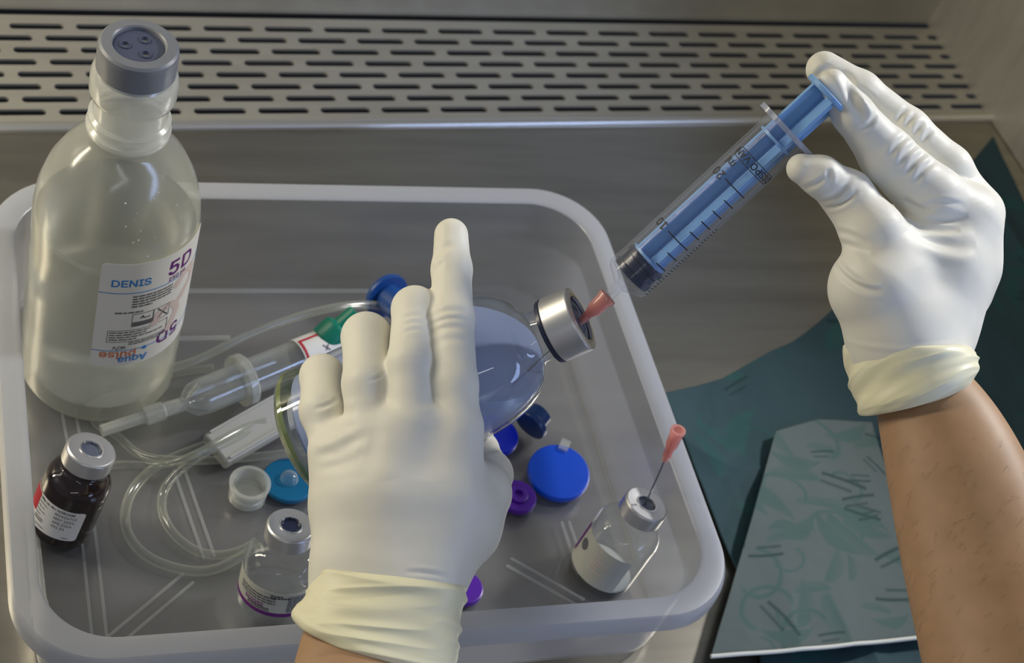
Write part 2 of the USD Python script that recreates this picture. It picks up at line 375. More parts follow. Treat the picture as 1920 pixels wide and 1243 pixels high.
# ------------------------------------------------------------------ gown reflection in the sash glass, built as patterned sheets on the worktop
def coons(c0, c1, d0, d1, n, m):
    """patch between bottom c0, top c1 (left to right) and left d0, right d1 (bottom to top) polylines in the plane"""
    def res(c, k):
        c = np.array(c, float); s = np.r_[0, np.cumsum(np.linalg.norm(np.diff(c, axis=0), axis=1))]; s /= s[-1]
        t = np.linspace(0, 1, k); return np.stack([np.interp(t, s, c[:, 0]), np.interp(t, s, c[:, 1])], 1)
    a, b, l, r = res(c0, n), res(c1, n), res(d0, m), res(d1, m)
    u, v = np.meshgrid(np.linspace(0, 1, n), np.linspace(0, 1, m), indexing='ij'); u, v = u[..., None], v[..., None]
    return (1 - v) * a[:, None] + v * b[:, None] + (1 - u) * l[None] + u * r[None] - ((1 - u) * (1 - v) * a[0] + u * (1 - v) * a[-1] + (1 - u) * v * b[0] + u * v * b[-1])
def reflected_cloth(name, label, cat_, px_sides, z0, amp, seed, base, leaf, stroke, n_leaf, step=0.0009, thick=0.0008, scale=1.0):
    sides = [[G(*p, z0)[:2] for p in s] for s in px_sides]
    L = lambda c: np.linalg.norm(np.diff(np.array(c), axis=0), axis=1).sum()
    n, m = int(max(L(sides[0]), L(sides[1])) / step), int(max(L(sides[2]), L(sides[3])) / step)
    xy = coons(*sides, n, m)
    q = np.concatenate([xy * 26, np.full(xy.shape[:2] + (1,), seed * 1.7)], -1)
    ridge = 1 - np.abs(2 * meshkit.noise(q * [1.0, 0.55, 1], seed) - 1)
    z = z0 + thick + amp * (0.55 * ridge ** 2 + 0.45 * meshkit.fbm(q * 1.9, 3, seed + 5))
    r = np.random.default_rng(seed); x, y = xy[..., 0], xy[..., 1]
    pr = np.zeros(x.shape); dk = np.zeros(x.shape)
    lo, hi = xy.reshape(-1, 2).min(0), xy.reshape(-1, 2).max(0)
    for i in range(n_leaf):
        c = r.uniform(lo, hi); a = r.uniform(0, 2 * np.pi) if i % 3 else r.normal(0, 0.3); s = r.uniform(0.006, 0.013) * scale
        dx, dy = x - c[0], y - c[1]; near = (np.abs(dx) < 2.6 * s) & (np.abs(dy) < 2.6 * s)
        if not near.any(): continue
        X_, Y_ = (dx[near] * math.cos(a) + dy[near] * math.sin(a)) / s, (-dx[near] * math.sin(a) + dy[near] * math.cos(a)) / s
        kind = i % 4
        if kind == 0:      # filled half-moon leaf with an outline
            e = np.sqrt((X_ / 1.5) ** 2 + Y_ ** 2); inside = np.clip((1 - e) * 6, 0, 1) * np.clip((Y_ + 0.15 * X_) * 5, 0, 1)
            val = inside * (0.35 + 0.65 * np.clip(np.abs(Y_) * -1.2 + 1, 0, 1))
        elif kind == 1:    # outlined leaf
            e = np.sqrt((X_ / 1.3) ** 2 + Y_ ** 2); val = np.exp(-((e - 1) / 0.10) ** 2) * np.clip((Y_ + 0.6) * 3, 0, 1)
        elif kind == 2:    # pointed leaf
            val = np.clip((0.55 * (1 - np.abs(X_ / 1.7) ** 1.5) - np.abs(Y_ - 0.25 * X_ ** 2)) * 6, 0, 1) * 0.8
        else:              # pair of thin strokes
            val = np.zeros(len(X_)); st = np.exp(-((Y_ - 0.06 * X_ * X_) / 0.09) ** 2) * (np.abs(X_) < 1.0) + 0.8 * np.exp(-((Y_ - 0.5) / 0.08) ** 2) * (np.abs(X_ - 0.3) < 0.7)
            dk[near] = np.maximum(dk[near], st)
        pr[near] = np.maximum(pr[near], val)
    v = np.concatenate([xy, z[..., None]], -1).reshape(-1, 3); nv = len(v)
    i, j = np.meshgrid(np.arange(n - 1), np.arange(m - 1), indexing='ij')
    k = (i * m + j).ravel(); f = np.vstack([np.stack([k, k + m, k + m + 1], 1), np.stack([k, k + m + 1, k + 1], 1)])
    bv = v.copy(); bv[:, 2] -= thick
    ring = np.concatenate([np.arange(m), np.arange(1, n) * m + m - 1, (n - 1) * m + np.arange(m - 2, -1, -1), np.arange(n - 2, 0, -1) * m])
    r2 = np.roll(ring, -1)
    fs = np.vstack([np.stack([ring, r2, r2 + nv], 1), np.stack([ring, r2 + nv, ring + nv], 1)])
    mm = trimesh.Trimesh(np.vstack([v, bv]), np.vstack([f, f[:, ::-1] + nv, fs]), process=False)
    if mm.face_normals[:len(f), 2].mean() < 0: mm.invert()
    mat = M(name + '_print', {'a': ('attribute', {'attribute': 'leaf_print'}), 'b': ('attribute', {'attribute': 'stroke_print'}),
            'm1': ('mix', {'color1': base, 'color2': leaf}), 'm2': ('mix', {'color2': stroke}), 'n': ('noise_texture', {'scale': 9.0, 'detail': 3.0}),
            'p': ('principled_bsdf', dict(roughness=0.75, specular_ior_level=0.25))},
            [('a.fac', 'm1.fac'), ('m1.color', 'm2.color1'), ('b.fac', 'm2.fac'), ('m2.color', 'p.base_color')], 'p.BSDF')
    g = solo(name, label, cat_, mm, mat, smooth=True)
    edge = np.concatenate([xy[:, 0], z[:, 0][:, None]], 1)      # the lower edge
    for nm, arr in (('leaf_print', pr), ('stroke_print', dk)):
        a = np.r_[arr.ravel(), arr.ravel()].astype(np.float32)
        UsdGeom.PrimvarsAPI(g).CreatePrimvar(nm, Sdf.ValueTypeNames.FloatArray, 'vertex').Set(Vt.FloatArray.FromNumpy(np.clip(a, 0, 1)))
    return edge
reflected_cloth('teal_gown_reflection', 'reflection of a teal leaf-patterned gown in the glass sash, built as a worktop sheet', 'reflected_cloth',
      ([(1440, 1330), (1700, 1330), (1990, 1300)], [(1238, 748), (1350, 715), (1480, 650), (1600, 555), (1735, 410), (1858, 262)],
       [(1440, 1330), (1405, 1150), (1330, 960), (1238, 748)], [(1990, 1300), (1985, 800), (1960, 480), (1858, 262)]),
      0.0005, 0.007, 3, (0.030, 0.066, 0.080), (0.022, 0.082, 0.082), (0.012, 0.035, 0.04), 130, step=0.0011, scale=1.1)  # mirrored gown: its reflected tone and print put into a sheet
bright_line_path = reflected_cloth('pale_gown_reflection', 'paler part of the gown reflection, built as a leaf-patterned sheet under the bare forearm', 'reflected_cloth',
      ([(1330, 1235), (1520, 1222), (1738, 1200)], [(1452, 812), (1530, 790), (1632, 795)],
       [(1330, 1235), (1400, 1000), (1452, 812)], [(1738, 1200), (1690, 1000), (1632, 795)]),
      0.0085, 0.003, 9, (0.105, 0.135, 0.135), (0.060, 0.118, 0.108), (0.022, 0.055, 0.052), 85, step=0.0008)  # paler patch of the same reflection, added as a second sheet

usdkit.mesh(stage, '/World/pale_gown_reflection/added_bright_line', (lambda m: (m.vertices, m.faces))(sweep(bright_line_path[::6] + [0, 0, 0.0008], 0.0011, 8)), plain('bright_line_tone', (0.75, 0.76, 0.70), 0.25), 40).GetPrim().SetCustomDataByKey('label', 'bright line in the gown reflection, built as a strip')  # bright line of the reflection, added as a thin pale strip
# ------------------------------------------------------------------ the tub
ZR, ZF = 0.066, 0.004
TC = np.array([0.1984, 0.4665]); TW, TD = 0.3152, 0.2672
def tub_section(w, d, r, z, n=14):
    pts = np.array(rounded(w, d, r, n).exterior.coords)[:-1]
    return np.c_[pts, np.full(len(pts), z)]
tub = thing('plastic_tub', 'translucent frosted rectangular plastic tub holding the vials and tubing on the worktop', 'tub', at=(TC[0], TC[1], 0.0))
w0 = 0.0112
inner = [(TW - 2 * w0, TD - 2 * w0, 0.030, ZR - 0.0008), (TW - 2 * w0 - 0.001, TD - 2 * w0 - 0.004, 0.029, 0.05), (TW - 2 * w0 - 0.003, TD - 2 * w0 - 0.008, 0.027, 0.014),
         (TW - 2 * w0 - 0.005, TD - 2 * w0 - 0.012, 0.024, ZF + 0.002), (TW - 2 * w0 - 0.009, TD - 2 * w0 - 0.018, 0.020, ZF)]
wall_in = np.stack([tub_section(*s) for s in inner])
part(tub, 'body', grid_tube(wall_in, True, True), tub_m, 40)
rp = [(-0.0005, ZR - 0.0010), (0.0, ZR - 0.0002), (0.002, ZR + 0.0004), (0.006, ZR + 0.0008), (0.0095, ZR + 0.0004), (w0 - 0.0008, ZR - 0.0012), (w0, ZR - 0.0035), (w0, ZR - 0.0100), (w0 - 0.0012, ZR - 0.0104), (w0 - 0.0016, ZR - 0.0045), (0.0095, ZR - 0.0012), (0.003, ZR - 0.0010)]
rim_secs = np.stack([tub_section(TW - 2 * w0 + 2 * a, TD - 2 * w0 + 2 * a, 0.030 + a * 0.6, z) for a, z in rp + rp[:1]])
part(tub, 'rim', grid_tube(rim_secs, False), rim_m, 40, label='rolled frosted rim')
def rib(points, w=0.0062):
    p = [G(*q, ZF)[:2] - TC for q in points]; ln = sg.LineString(p)
    s = cat([trimesh.creation.extrude_polygon(g, 0.0007, engine='earcut') for g in (ln.parallel_offset(w / 2, 'left').buffer(0.0006), ln.parallel_offset(w / 2, 'right').buffer(0.0006))])
    s.apply_translation((0, 0, ZF)); part(tub, 'floor_rib', s, rib_m, 30)
rib([(128, 770), (152, 900), (170, 1040), (187, 1200)]); rib([(335, 880), (392, 1045)], 0.005); rib([(352, 1085), (212, 1203)]); rib([(955, 1055), (1090, 1131)], 0.005)
rib([(335, 546), (690, 546)], 0.0015); rib([(330, 636), (430, 634)], 0.0015); rib([(1060, 980), (1092, 1075)], 0.004)

# ------------------------------------------------------------------ large plastic infusion bottle
BB = np.array([0.0925, 0.532, ZF])
def toward_eye(o, axis):                                  # the horizontal-ish direction from the object's axis to the viewer
    return EYE - np.asarray(o)
def axis_to(base, px, py, length):
    """unit axis such that base + axis * length projects onto a pixel, closest to vertical"""
    r = unit(P(px, py, 1.0) - EYE); w = EYE - base
    b = w @ r; disc = b * b - (w @ w - length ** 2)
    ts = [-b + s * math.sqrt(max(disc, 0)) for s in (-1, 1)]
    ax = [unit(EYE + r * t - base) for t in ts]
    return max(ax, key=lambda a: a[2])
HB = 0.206
ab = axis_to(BB, 261, 84, HB)
big = thing('infusion_bottle', 'large cloudy plastic infusion bottle with white label and grey stopper in the tub corner', 'bottle', mat=frame(BB, ab, toward_eye(BB, ab)))
RB = 0.0366
body = [(0.0, 0.004), (0.020, 0.004), (0.026, 0.0015), (0.031, 0.0)] + arc(RB - 0.006, 0.006, 0.006, -90, 0, 6) + [(RB, 0.020), (RB - 0.0004, 0.024), (RB, 0.028), (RB, 0.090), (RB - 0.0005, 0.094), (RB, 0.098), (RB - 0.0002, 0.112), (RB - 0.0014, 0.122), (RB - 0.0046, 0.133), (RB - 0.0096, 0.143), (RB - 0.0155, 0.1505), (0.0170, 0.1545), (0.0160, 0.158), (0.0158, 0.160)]
part(big, 'body', lathe(body + [(0.0, 0.160)], 96), ldpe, 50)
neck = [(0.0158, 0.158), (0.0162, 0.160), (0.0178, 0.1612), (0.0178, 0.1628), (0.0160, 0.164), (0.0160, 0.1655), (0.0172, 0.1665), (0.0172, 0.168), (0.0156, 0.1692), (0.0156, 0.178), (0.0172, 0.1795), (0.0180, 0.182), (0.0180, 0.1895), (0.0170, 0.1925), (0.0160, 0.194), (0.0, 0.194)]
part(big, 'neck', lathe([(0.0, 0.1575)] + neck, 72), ldpe_neck, 40, label='ribbed cloudy neck')
cap = [(0.0, 0.192), (0.0158, 0.192), (0.0162, 0.1932), (0.0164, 0.2035), (0.0160, 0.2056), (0.0150, 0.2066), (0.0112, 0.2068), (0.0106, 0.2062), (0.0103, 0.2045), (0.0, 0.2045)]
cp = part(big, 'stopper', lathe(cap, 72), rubber_grey, 30, label='grey stopper cap')
face = sg.Point(0, 0).buffer(0.0101, 24)
dim = [(0.0042, 0.0030), (-0.0046, 0.0020), (0.0004, -0.0054)]
face = face.difference(so.unary_union([sg.Point(*d).buffer(0.0011, 8) for d in dim]))
fm = trimesh.creation.extrude_polygon(face, 0.0008, engine='earcut'); fm.apply_translation((0, 0, 0.2042))
rings = cat([trimesh.creation.annulus(0.0017, 0.0023, 0.0005, transform=trimesh.transformations.translation_matrix((d[0], d[1], 0.2052))) for d in dim])
part(cp, 'stopper_face', cat([fm, rings]), rubber_blue, 30, label='slate-blue rubber face with three needle holes')
liq = [(0.0, 0.006), (RB - 0.009, 0.005), (RB - 0.0022, 0.012), (RB - 0.0016, 0.020), (RB - 0.0016, 0.1080), (0.0, 0.1080)]
part(big, 'fluid', lathe(liq, 96), water, 40, label='clear fluid')
bl = []
for k in range(16):
    a_, z_ = rng.uniform(0.1, 1.0), rng.uniform(0.118, 0.148); r_ = float(np.interp(z_, [0.112, 0.122, 0.133, 0.143, 0.1505], [RB - 0.0002, RB - 0.0014, RB - 0.0046, RB - 0.0096, RB - 0.0155])) + 0.0001
    b_ = trimesh.creation.icosphere(1, rng.uniform(0.00018, 0.0004)); b_.apply_translation((r_ * math.cos(a_), r_ * math.sin(a_), z_)); bl.append(b_)
part(big, 'droplets', cat(bl), plain('water_bead', (0.75, 0.76, 0.74), 0.08), True, kind='stuff')
# label: u from the viewer-facing line to the right
RL = RB + 0.0002
def on_big(mesh, u, v, rot=0.0, lift=0.00025): return wrap(mesh, RB, lift, v, u, rot, 0.004)
LW, LH, LV = 0.058, 0.069, 0.0460
LU = -0.0035
pl_ = rounded(LW, LH, 0.003, 5); pl_ = affinity.translate(pl_, LW / 2, LH / 2)
lab = part(big, 'label', on_big(sheet(pl_, 0.0001), LU, LV, lift=0.0001), paper, 40, label='white printed label')
def pr_big(m, u, v, ink_m, rot=0.0, name='lettering'): part(lab, name, on_big(m, LU + u, LV + v, rot), ink_m, False)
pr_big(text('DENIS', 0.0042, True), 0.0045, 0.0545, ink_blue)
pr_big(text('5D', 0.0088, True), 0.0300, 0.0550, ink_purple)
pr_big(text('250 ml', 0.0024, True), 0.0315, 0.0510, ink_purple)
for y_ in (0.0500, 0.0108): pr_big(sheet(sg.box(0.0, 0.0, LW, 0.0004)), 0.0, y_, ink_blue, name='rule_line')
pr_big(greek(0.022, 0.0085, 5, 3), 0.0150, 0.0400, ink_grey, name='small_print')
pr_big(greek(0.021, 0.0012, 1, 4, 1.0, 0.7), 0.0080, 0.0365, ink_grey, name='small_print')
def box_outline(w, h, t=0.00022): return sheet(sg.box(0, 0, w, h).difference(sg.box(t, t, w - t, h - t)))
pict = cat([box_outline(0.0190, 0.0085), sheet(sg.LineString([(0.0125, 0.001), (0.0180, 0.0075)]).buffer(0.0003)), sheet(sg.LineString([(0.0125, 0.0075), (0.0180, 0.001)]).buffer(0.0003)),
            sheet(sg.LineString([(0.0040, 0.005), (0.0050, 0.0065), (0.0055, 0.005), (0.0085, 0.005)]).buffer(0.00025)), sheet(sg.box(0.0100, 0.0003, 0.0104, 0.0082))])
pr_big(pict, 0.0160, 0.0272, ink, name='pictogram')
pr_big(sheet(sg.box(0.0004, 0.0004, 0.0098, 0.003)), 0.0160, 0.0272, ink_grey, name='pictogram')
pr_big(cat([box_outline(0.0290, 0.0080)]), 0.0060, 0.0170, ink, name='frame_line')
pr_big(greek(0.027, 0.0066, 4, 5, 0.95, 0.42), 0.0068, 0.0178, ink_grey, name='small_print')
pr_big(greek(0.024, 0.0024, 2, 6, 0.9), 0.0160, 0.0143, ink_grey, name='small_print')
pr_big(centred(text('5D', 0.0080, True), 0), 0.0440, 0.0165, ink_purple, math.pi)
pr_big(centred(text('w/v', 0.0026, True), 0), 0.0150, 0.0140, ink_grey, math.pi)
pr_big(centred(text('Aqua', 0.0042, True), 0), 0.0260, 0.0060, ink_blue, math.pi)
pr_big(centred(text('pulse', 0.0048, True), 0), 0.0200, 0.0100, ink_orange, math.pi)
pr_big(sheet(sg.Point(0, 0).buffer(0.0012, 6)), 0.0240, 0.0105, ink_blue, name='drop_mark')
two = cat([sheet(so.unary_union([sg.LineString([(0, 0.012), (0.004, 0.016), (0.010, 0.016), (0.013, 0.012), (0.012, 0.006), (0.004, 0)]).buffer(0.0022)])), ])
pr_big(two, 0.0380, 0.0330, ink_pink, name='pale_figure'); pr_big(two, 0.0330, 0.0150, ink_pink, math.pi * 0.15, name='pale_figure')

# ------------------------------------------------------------------ vials
def vial(name, label, base, cap_px, h, rb, rc, body_m, neck_h=0.004, cap_h=0.0078, hole=True, stop_m=rubber):
    ax = axis_to(np.asarray(base), *cap_px, h)
    t = thing(name, label, 'vial', mat=frame(base, ax, toward_eye(base, ax)))
    hb = h - cap_h - neck_h; rn = rc * 0.80; rs = rb * 0.55
    prof = [(0, 0.0008), (rb * 0.6, 0.0005), (rb - 0.002, 0.0)] + arc(rb - 0.002, 0.002, 0.002, -90, 0, 5) + [(rb, hb - rs)] + arc(rb - rs, hb - rs, rs, 0, 62, 8)[1:] + [(rn, hb + 0.0005), (rn, hb + neck_h + 0.001), (0, hb + neck_h + 0.001)]
    part(t, 'body', lathe(prof, 72), body_m, 50)
    c0 = h - cap_h
    ir = rc * 0.43
    cp = [(rn, c0 - 0.0006), (rc - 0.0006, c0 - 0.0006), (rc, c0), (rc, h - 0.0012), (rc - 0.0003, h - 0.0005), (rc - 0.001, h), (ir + 0.0006, h - 0.0001), (ir, h - 0.0004), (ir, h - 0.0012), (rn, h - 0.0014)]
    cc = part(t, 'crimp_cap', ring_lathe(cp, 64), alu, 35, label='brushed aluminium crimp cap')
    teeth = [trimesh.creation.box((0.0012, 0.0004, 0.0007), trimesh.transformations.concatenate_matrices(trimesh.transformations.rotation_matrix(a, (0, 0, 1)), trimesh.transformations.translation_matrix((ir + 0.0001, 0, h - 0.0002)))) for a in np.linspace(0, 2 * np.pi, 6, endpoint=False)]
    part(cc, 'cap_ring', cat([trimesh.creation.annulus(ir - 0.0001, ir + 0.0006, 0.0006, transform=trimesh.transformations.translation_matrix((0, 0, h - 0.0001)))] + teeth), alu_bright, 30, label='bright torn edge of the cap opening')
    part(t, 'stopper', lathe([(0, c0), (rn - 0.0002, c0), (rn - 0.0002, h - 0.0013), (ir, h - 0.0010), (ir * 0.5, h - 0.0012), (0, h - 0.0012)], 40), stop_m, 30, label='grey rubber stopper')
    t.rb, t.h, t.hb = rb, h, hb
    return t
am = vial('amber_vial', 'dark amber glass vial with a white and red label in the tub corner', (0.0682, 0.4400, ZF), (172, 842), 0.0490, 0.0148, 0.0112, amber)
def label_on(t, u0, u1, v0, v1, m, r=0.0015, name='label', lab_txt='white printed label', under=None):
    s = affinity.translate(rounded(u1 - u0, v1 - v0, r, 4), (u0 + u1) / 2, (v0 + v1) / 2)
    return part(under or t, name, wrap(sheet(s, 0.0001), t.rb, 0.0001, max_edge=0.003), m, 40, label=lab_txt)
def ink_on(lab, t, m, u, v, ink_m, rot=0.0, name='lettering'): part(lab, name, wrap(m, t.rb, 0.00025, v, u, rot, 0.003), ink_m, False)
al = label_on(am, -0.0235, 0.0098, 0.0060, 0.0235, paper)
ink_on(al, am, sheet(affinity.translate(rounded(0.0100, 0.0105, 0.0008, 3), 0, 0)), -0.0185, 0.0178, ink_red, name='red_band')
ink_on(al, am, text('Mfg. Lic. No.: G/28/1538', 0.00110, True), -0.0128, 0.0214, ink)
for i, (a, b) in enumerate((('Batch No. :', 'M2A04702'), ('Mfg. Dt. :', 'MAY 2024'), ('Expiry Dt. :', 'APR.2026'), ('M.R.P. :', '992.35'))):
    ink_on(al, am, text(a, 0.00085), -0.0130, 0.0193 - i * 0.0021, ink_grey); ink_on(al, am, text(b, 0.00135), -0.0035, 0.0190 - i * 0.0024, ink_grey)
ink_on(al, am, greek(0.006, 0.0022, 2, 11), -0.0130, 0.0100, ink_grey, name='small_print')
ink_on(al, am, greek(0.005, 0.0008, 1, 12, 1.0), -0.0110, 0.0075, ink_grey, name='small_print'); ink_on(al, am, greek(0.004, 0.0008, 1, 13, 1.0), 0.0030, 0.0070, ink_grey, name='small_print')

cv = vial('clear_vial', 'clear glass vial with a purple-striped label beside the gloved wrist', (0.1600, 0.3945, ZF), (546, 984), 0.0475, 0.0172, 0.0108, glass, stop_m=rubber_dark)
cl = label_on(cv, -0.0250, 0.0270, 0.0075, 0.0215, paper_dim, 0.0006)
ink_on(cl, cv, sheet(sg.box(-0.0250, 0, 0.0270, 0.0022)), 0.0, 0.0068, ink_purple, name='purple_stripe')
ink_on(cl, cv, greek(0.0085, 0.0022, 2, 21, 1.0, 0.6), -0.0015, 0.0180, ink, name='small_print')
ink_on(cl, cv, greek(0.0200, 0.0048, 3, 22, 0.95, 0.5), -0.0180, 0.0138, ink_grey, name='small_print')
ink_on(cl, cv, greek(0.0110, 0.0024, 2, 23, 0.9, 0.5), -0.0140, 0.0112, ink_purple, name='small_print')
ink_on(cl, cv, greek(0.0110, 0.0020, 2, 24, 1.0, 0.5), -0.0120, 0.0094, ink, name='small_print')
ink_on(cl, cv, greek(0.0160, 0.0100, 9, 25, 0.98, 0.6), 0.0065, 0.0098, ink_grey, name='small_print')

nv = vial('powder_vial', 'clear vial of white powder with a pink-hubbed needle standing in its cap', (0.3215, 0.3975, ZF), (1213, 944), 0.0500, 0.0165, 0.0110, glass)
part(nv, 'powder', lathe([(0, 0.0014), (0.0145, 0.0014), (0.0155, 0.0022), (0.0155, 0.0032), (0.012, 0.0038), (0, 0.0036)], 48), powder, 40, label='white powder at the bottom')
nl = label_on(nv, -0.0260, 0.0120, 0.0035, 0.0250, paper_dim, 0.0006)
ink_on(nl, nv, sheet(sg.box(0, 0, 0.0030, 0.0180)), -0.0225, 0.0070, ink_purple, name='purple_stripe')
ink_on(nl, nv, greek(0.0100, 0.0110, 5, 31, 0.9, 0.35), -0.0060, 0.0100, ink_pink, name='small_print')
ink_on(nl, nv, sheet(sg.Point(0, 0).buffer(0.003, 8)), -0.0145, 0.0170, ink_grey, name='printed_dot')

def needle(name, label, tip, hub0, hub1, r0=0.0016, r1=0.0036, cat_='needle', shaft_r=0.00042):
    """tip: point of the cannula, hub0: narrow end of the hub, hub1: wide end"""
    ax = unit(np.asarray(hub1) - np.asarray(tip)); L0, L1 = np.linalg.norm(np.asarray(hub0) - tip), np.linalg.norm(np.asarray(hub1) - tip)
    t = thing(name, label, cat_, mat=frame(tip, ax, EYE - np.asarray(tip)))
    part(t, 'cannula', lathe([(0, 0), (shaft_r, 0.0015), (shaft_r, L0 + 0.002), (0, L0 + 0.002)], 12), needle_m, 40, label='thin steel cannula')
    l = L1 - L0
    prof = [(0.0004, L0), (r0, L0), (r0, L0 + 0.26 * l), (r0 * 1.15, L0 + 0.30 * l), (r1 * 0.80, L0 + 0.52 * l), (r1 * 0.88, L1 - 0.0016), (r1, L1 - 0.0015), (r1, L1), (r1 * 0.62, L1), (r1 * 0.55, L0 + 0.5 * l), (0.0004, L0 + 0.35 * l)]
    hb = part(t, 'hub', ring_lathe(prof, 32), pink_hub, 35, label='translucent pink hub')
    fins = [boxm(r0 * 2.5, 0.0005, 0.35 * l, at=(0, 0, L0 + 0.28 * l)), boxm(0.0005, r0 * 2.5, 0.35 * l, at=(0, 0, L0 + 0.28 * l))]
    part(hb, 'fin', cat(fins), pink_hub, False)
    return t
_ax = nv.mat[:3, 2]; _top = nv.mat[:3, 3] + _ax * nv.h
d0 = np.linalg.norm(_top - EYE)
_dep = float((( _top - EYE) @ RW)[2])
needle('needle', 'pink-hubbed needle standing upright in the cap of the powder vial', _top - _ax * 0.004, P(1252, 862, _dep - 0.020), P(1272, 806, _dep - 0.034))

# ------------------------------------------------------------------ held glass bottle
b0, b1 = P(578, 822, 0.712), P(1090, 596, 0.676)
axb = unit(b1 - b0); LB = float(np.linalg.norm(b1 - b0))
hbm = frame(b0, axb, EYE - b0)
hb = thing('glass_infusion_bottle', 'clear glass infusion bottle of bluish solution with metal crimp cap, gripped in the gloved hand', 'bottle', mat=hbm)
RH, RCAP = 0.0298, 0.0138
cz = LB - 0.0118
prof = [(0, 0.003), (0.016, 0.002), (0.021, 0.0)] + arc(RH - 0.005, 0.005, 0.005, -80, 0, 6) + [(RH, 0.070)] + [(RH * math.cos(a) ** 0.9 * 0.62 + 0.0115 * 1.0 + (RH * 0.38 - 0.0115) * math.cos(a), 0.070 + (cz - 0.012 - 0.070) * math.sin(a)) for a in np.linspace(0.12, 1.45, 12)] + [(0.0108, cz - 0.009), (0.0108, cz - 0.004), (0.0118, cz - 0.0025), (0.0118, cz + 0.001), (0, cz + 0.001)]
part(hb, 'body', lathe(prof, 96), glass, 50)
heel = ring_lathe([(RH - 0.0105, 0.0012), (RH - 0.004, -0.0002), (RH + 0.0001, 0.0035), (RH + 0.0001, 0.0055), (RH - 0.004, 0.004), (RH - 0.009, 0.003)], 80)
part(hb, 'heel', heel, green_edge, 40, label='thick greenish glass heel')
inn = [(0, 0.005), (0.020, 0.005), (RH - 0.003, 0.009)] + [(max(r - 0.0018, 0.004), z) for r, z in prof[9:-4]] + [(0.0086, cz - 0.004), (0, cz - 0.004)]
fl = m3.CrossSection([[(r, z) for r, z in inn]]).revolve(96)
v_, f_, _ = meshkit.arrays(fl); 
fl = fl.transform(hbm[:3, :4])
lev = np.array([0, 0, 0.157])
fl = fl.trim_by_plane((0, 0, -1.0), -float(lev[2]))
v_, f_, _ = meshkit.arrays(fl)
part(hb, 'solution', trimesh.Trimesh(v_, f_, process=False), blue_water, 35, world=True, label='pale blue solution')
cpf = [(0.0108, cz - 0.0015), (RCAP - 0.0008, cz - 0.0015), (RCAP, cz - 0.0005), (RCAP, LB - 0.0012), (RCAP - 0.0004, LB - 0.0004), (RCAP - 0.0012, LB), (RCAP - 0.0030, LB - 0.0002), (RCAP - 0.0034, LB - 0.0014), (0.0108, LB - 0.0018)]
cc = part(hb, 'crimp_cap', ring_lathe(cpf, 80), alu, 35, label='wide brushed metal crimp cap')
part(cc, 'cap_ring', trimesh.creation.annulus(RCAP - 0.0042, RCAP - 0.0028, 0.0008, transform=trimesh.transformations.translation_matrix((0, 0, LB - 0.0004))), alu_bright, 30)
part(hb, 'stopper', lathe([(0, cz - 0.003), (0.0105, cz - 0.003), (0.0107, LB - 0.002), (RCAP - 0.0036, LB - 0.0016), (0.006, LB - 0.0012), (0.0055, LB - 0.0018), (0, LB - 0.0018)], 60), rubber, 30, label='dark grey rubber stopper')
part(hb, 'collar', ring_lathe([(0.0106, cz - 0.0030), (0.0135, cz - 0.0028), (0.0138, cz - 0.0012), (0.0106, cz - 0.0010)], 60), rubber_dark, 30, label='dark rubber collar under the cap')

# ------------------------------------------------------------------ syringe and its needle
DS = 0.674
s0, s1 = P(1168, 530, DS), P(1476, 245, DS - 0.018)               # barrel front and flange
su = unit(s1 - s0); sm = frame(s0, su, EYE - (s0 + s1) / 2)
LS = float(np.linalg.norm(s1 - s0)); RS = 47.5 * DS / FPX
sy = thing('syringe', 'large clear syringe with blue plunger and black scale, held by the raised gloved hand', 'syringe', mat=sm)
mpp = (DS - 0.009) / FPX
bar = [(0.0018, -0.0105), (0.0021, -0.0105), (0.0024, -0.0030), (0.0030, -0.0020), (RS - 0.0012, 0.0012), (RS, 0.0030), (RS, LS), (RS - 0.0011, LS), (RS - 0.0011, 0.0034), (0.0030, 0.0006), (0.0018, -0.0010)]
part(sy, 'barrel', ring_lathe(bar, 72), barrel_m, 40)
fl_ = sg.box(-0.0092, -0.0092, 0.0092, 0.0092).intersection(sg.Point(0, 0).buffer(0.0112, 24)).union(sg.LineString([(0, -0.0075), (0, 0.0075)]).buffer(0.0070)).difference(sg.Point(0, 0).buffer(RS - 0.0012, 24))
fm = trimesh.creation.extrude_polygon(fl_, 0.0021, engine='earcut'); fm.apply_translation((0, 0, LS - 0.001))
part(sy, 'flange', fm, flange_m, 30, label='frosted finger flange')
stp = [(0, 0.0030), (0.002, 0.0028), (RS - 0.0014, 0.0042), (RS - 0.0011, 0.0052), (RS - 0.0011, 0.0066), (RS - 0.0018, 0.0072), (RS - 0.0018, 0.0108), (RS - 0.0011, 0.0114), (RS - 0.0011, 0.0130), (RS - 0.002, 0.0138), (0, 0.0138)]
part(sy, 'rubber_stopper', lathe(stp, 60), rubber_dark, 30, label='navy rubber stopper')
LP = LS + 93 * mpp * 1.04
rod = []
for a in (0.62, 0.62 + math.pi / 2):
    rod.append(boxm(2 * (RS - 0.0022), 0.0016, LP - 0.0138, at=(0, 0, (LP + 0.0138) / 2)))
    rod[-1].apply_transform(trimesh.transformations.rotation_matrix(a, (0, 0, 1)))
rod += [lathe([(0, z - 0.0006), (RS - 0.0022, z - 0.0006), (RS - 0.0022, z + 0.0006), (0, z + 0.0006)], 40) for z in (0.0146, LS - 0.006)]
pg = part(sy, 'plunger', cat(rod), plunger_m, 30, label='blue cross-ribbed plunger')
part(pg, 'thumb_plate', lathe([(0, LP - 0.001), (0.0096, LP - 0.001), (0.0100, LP - 0.0004), (0.0100, LP + 0.0008), (0.0096, LP + 0.0013), (0, LP + 0.0013)], 56), plunger_m, 30, label='round blue thumb plate')
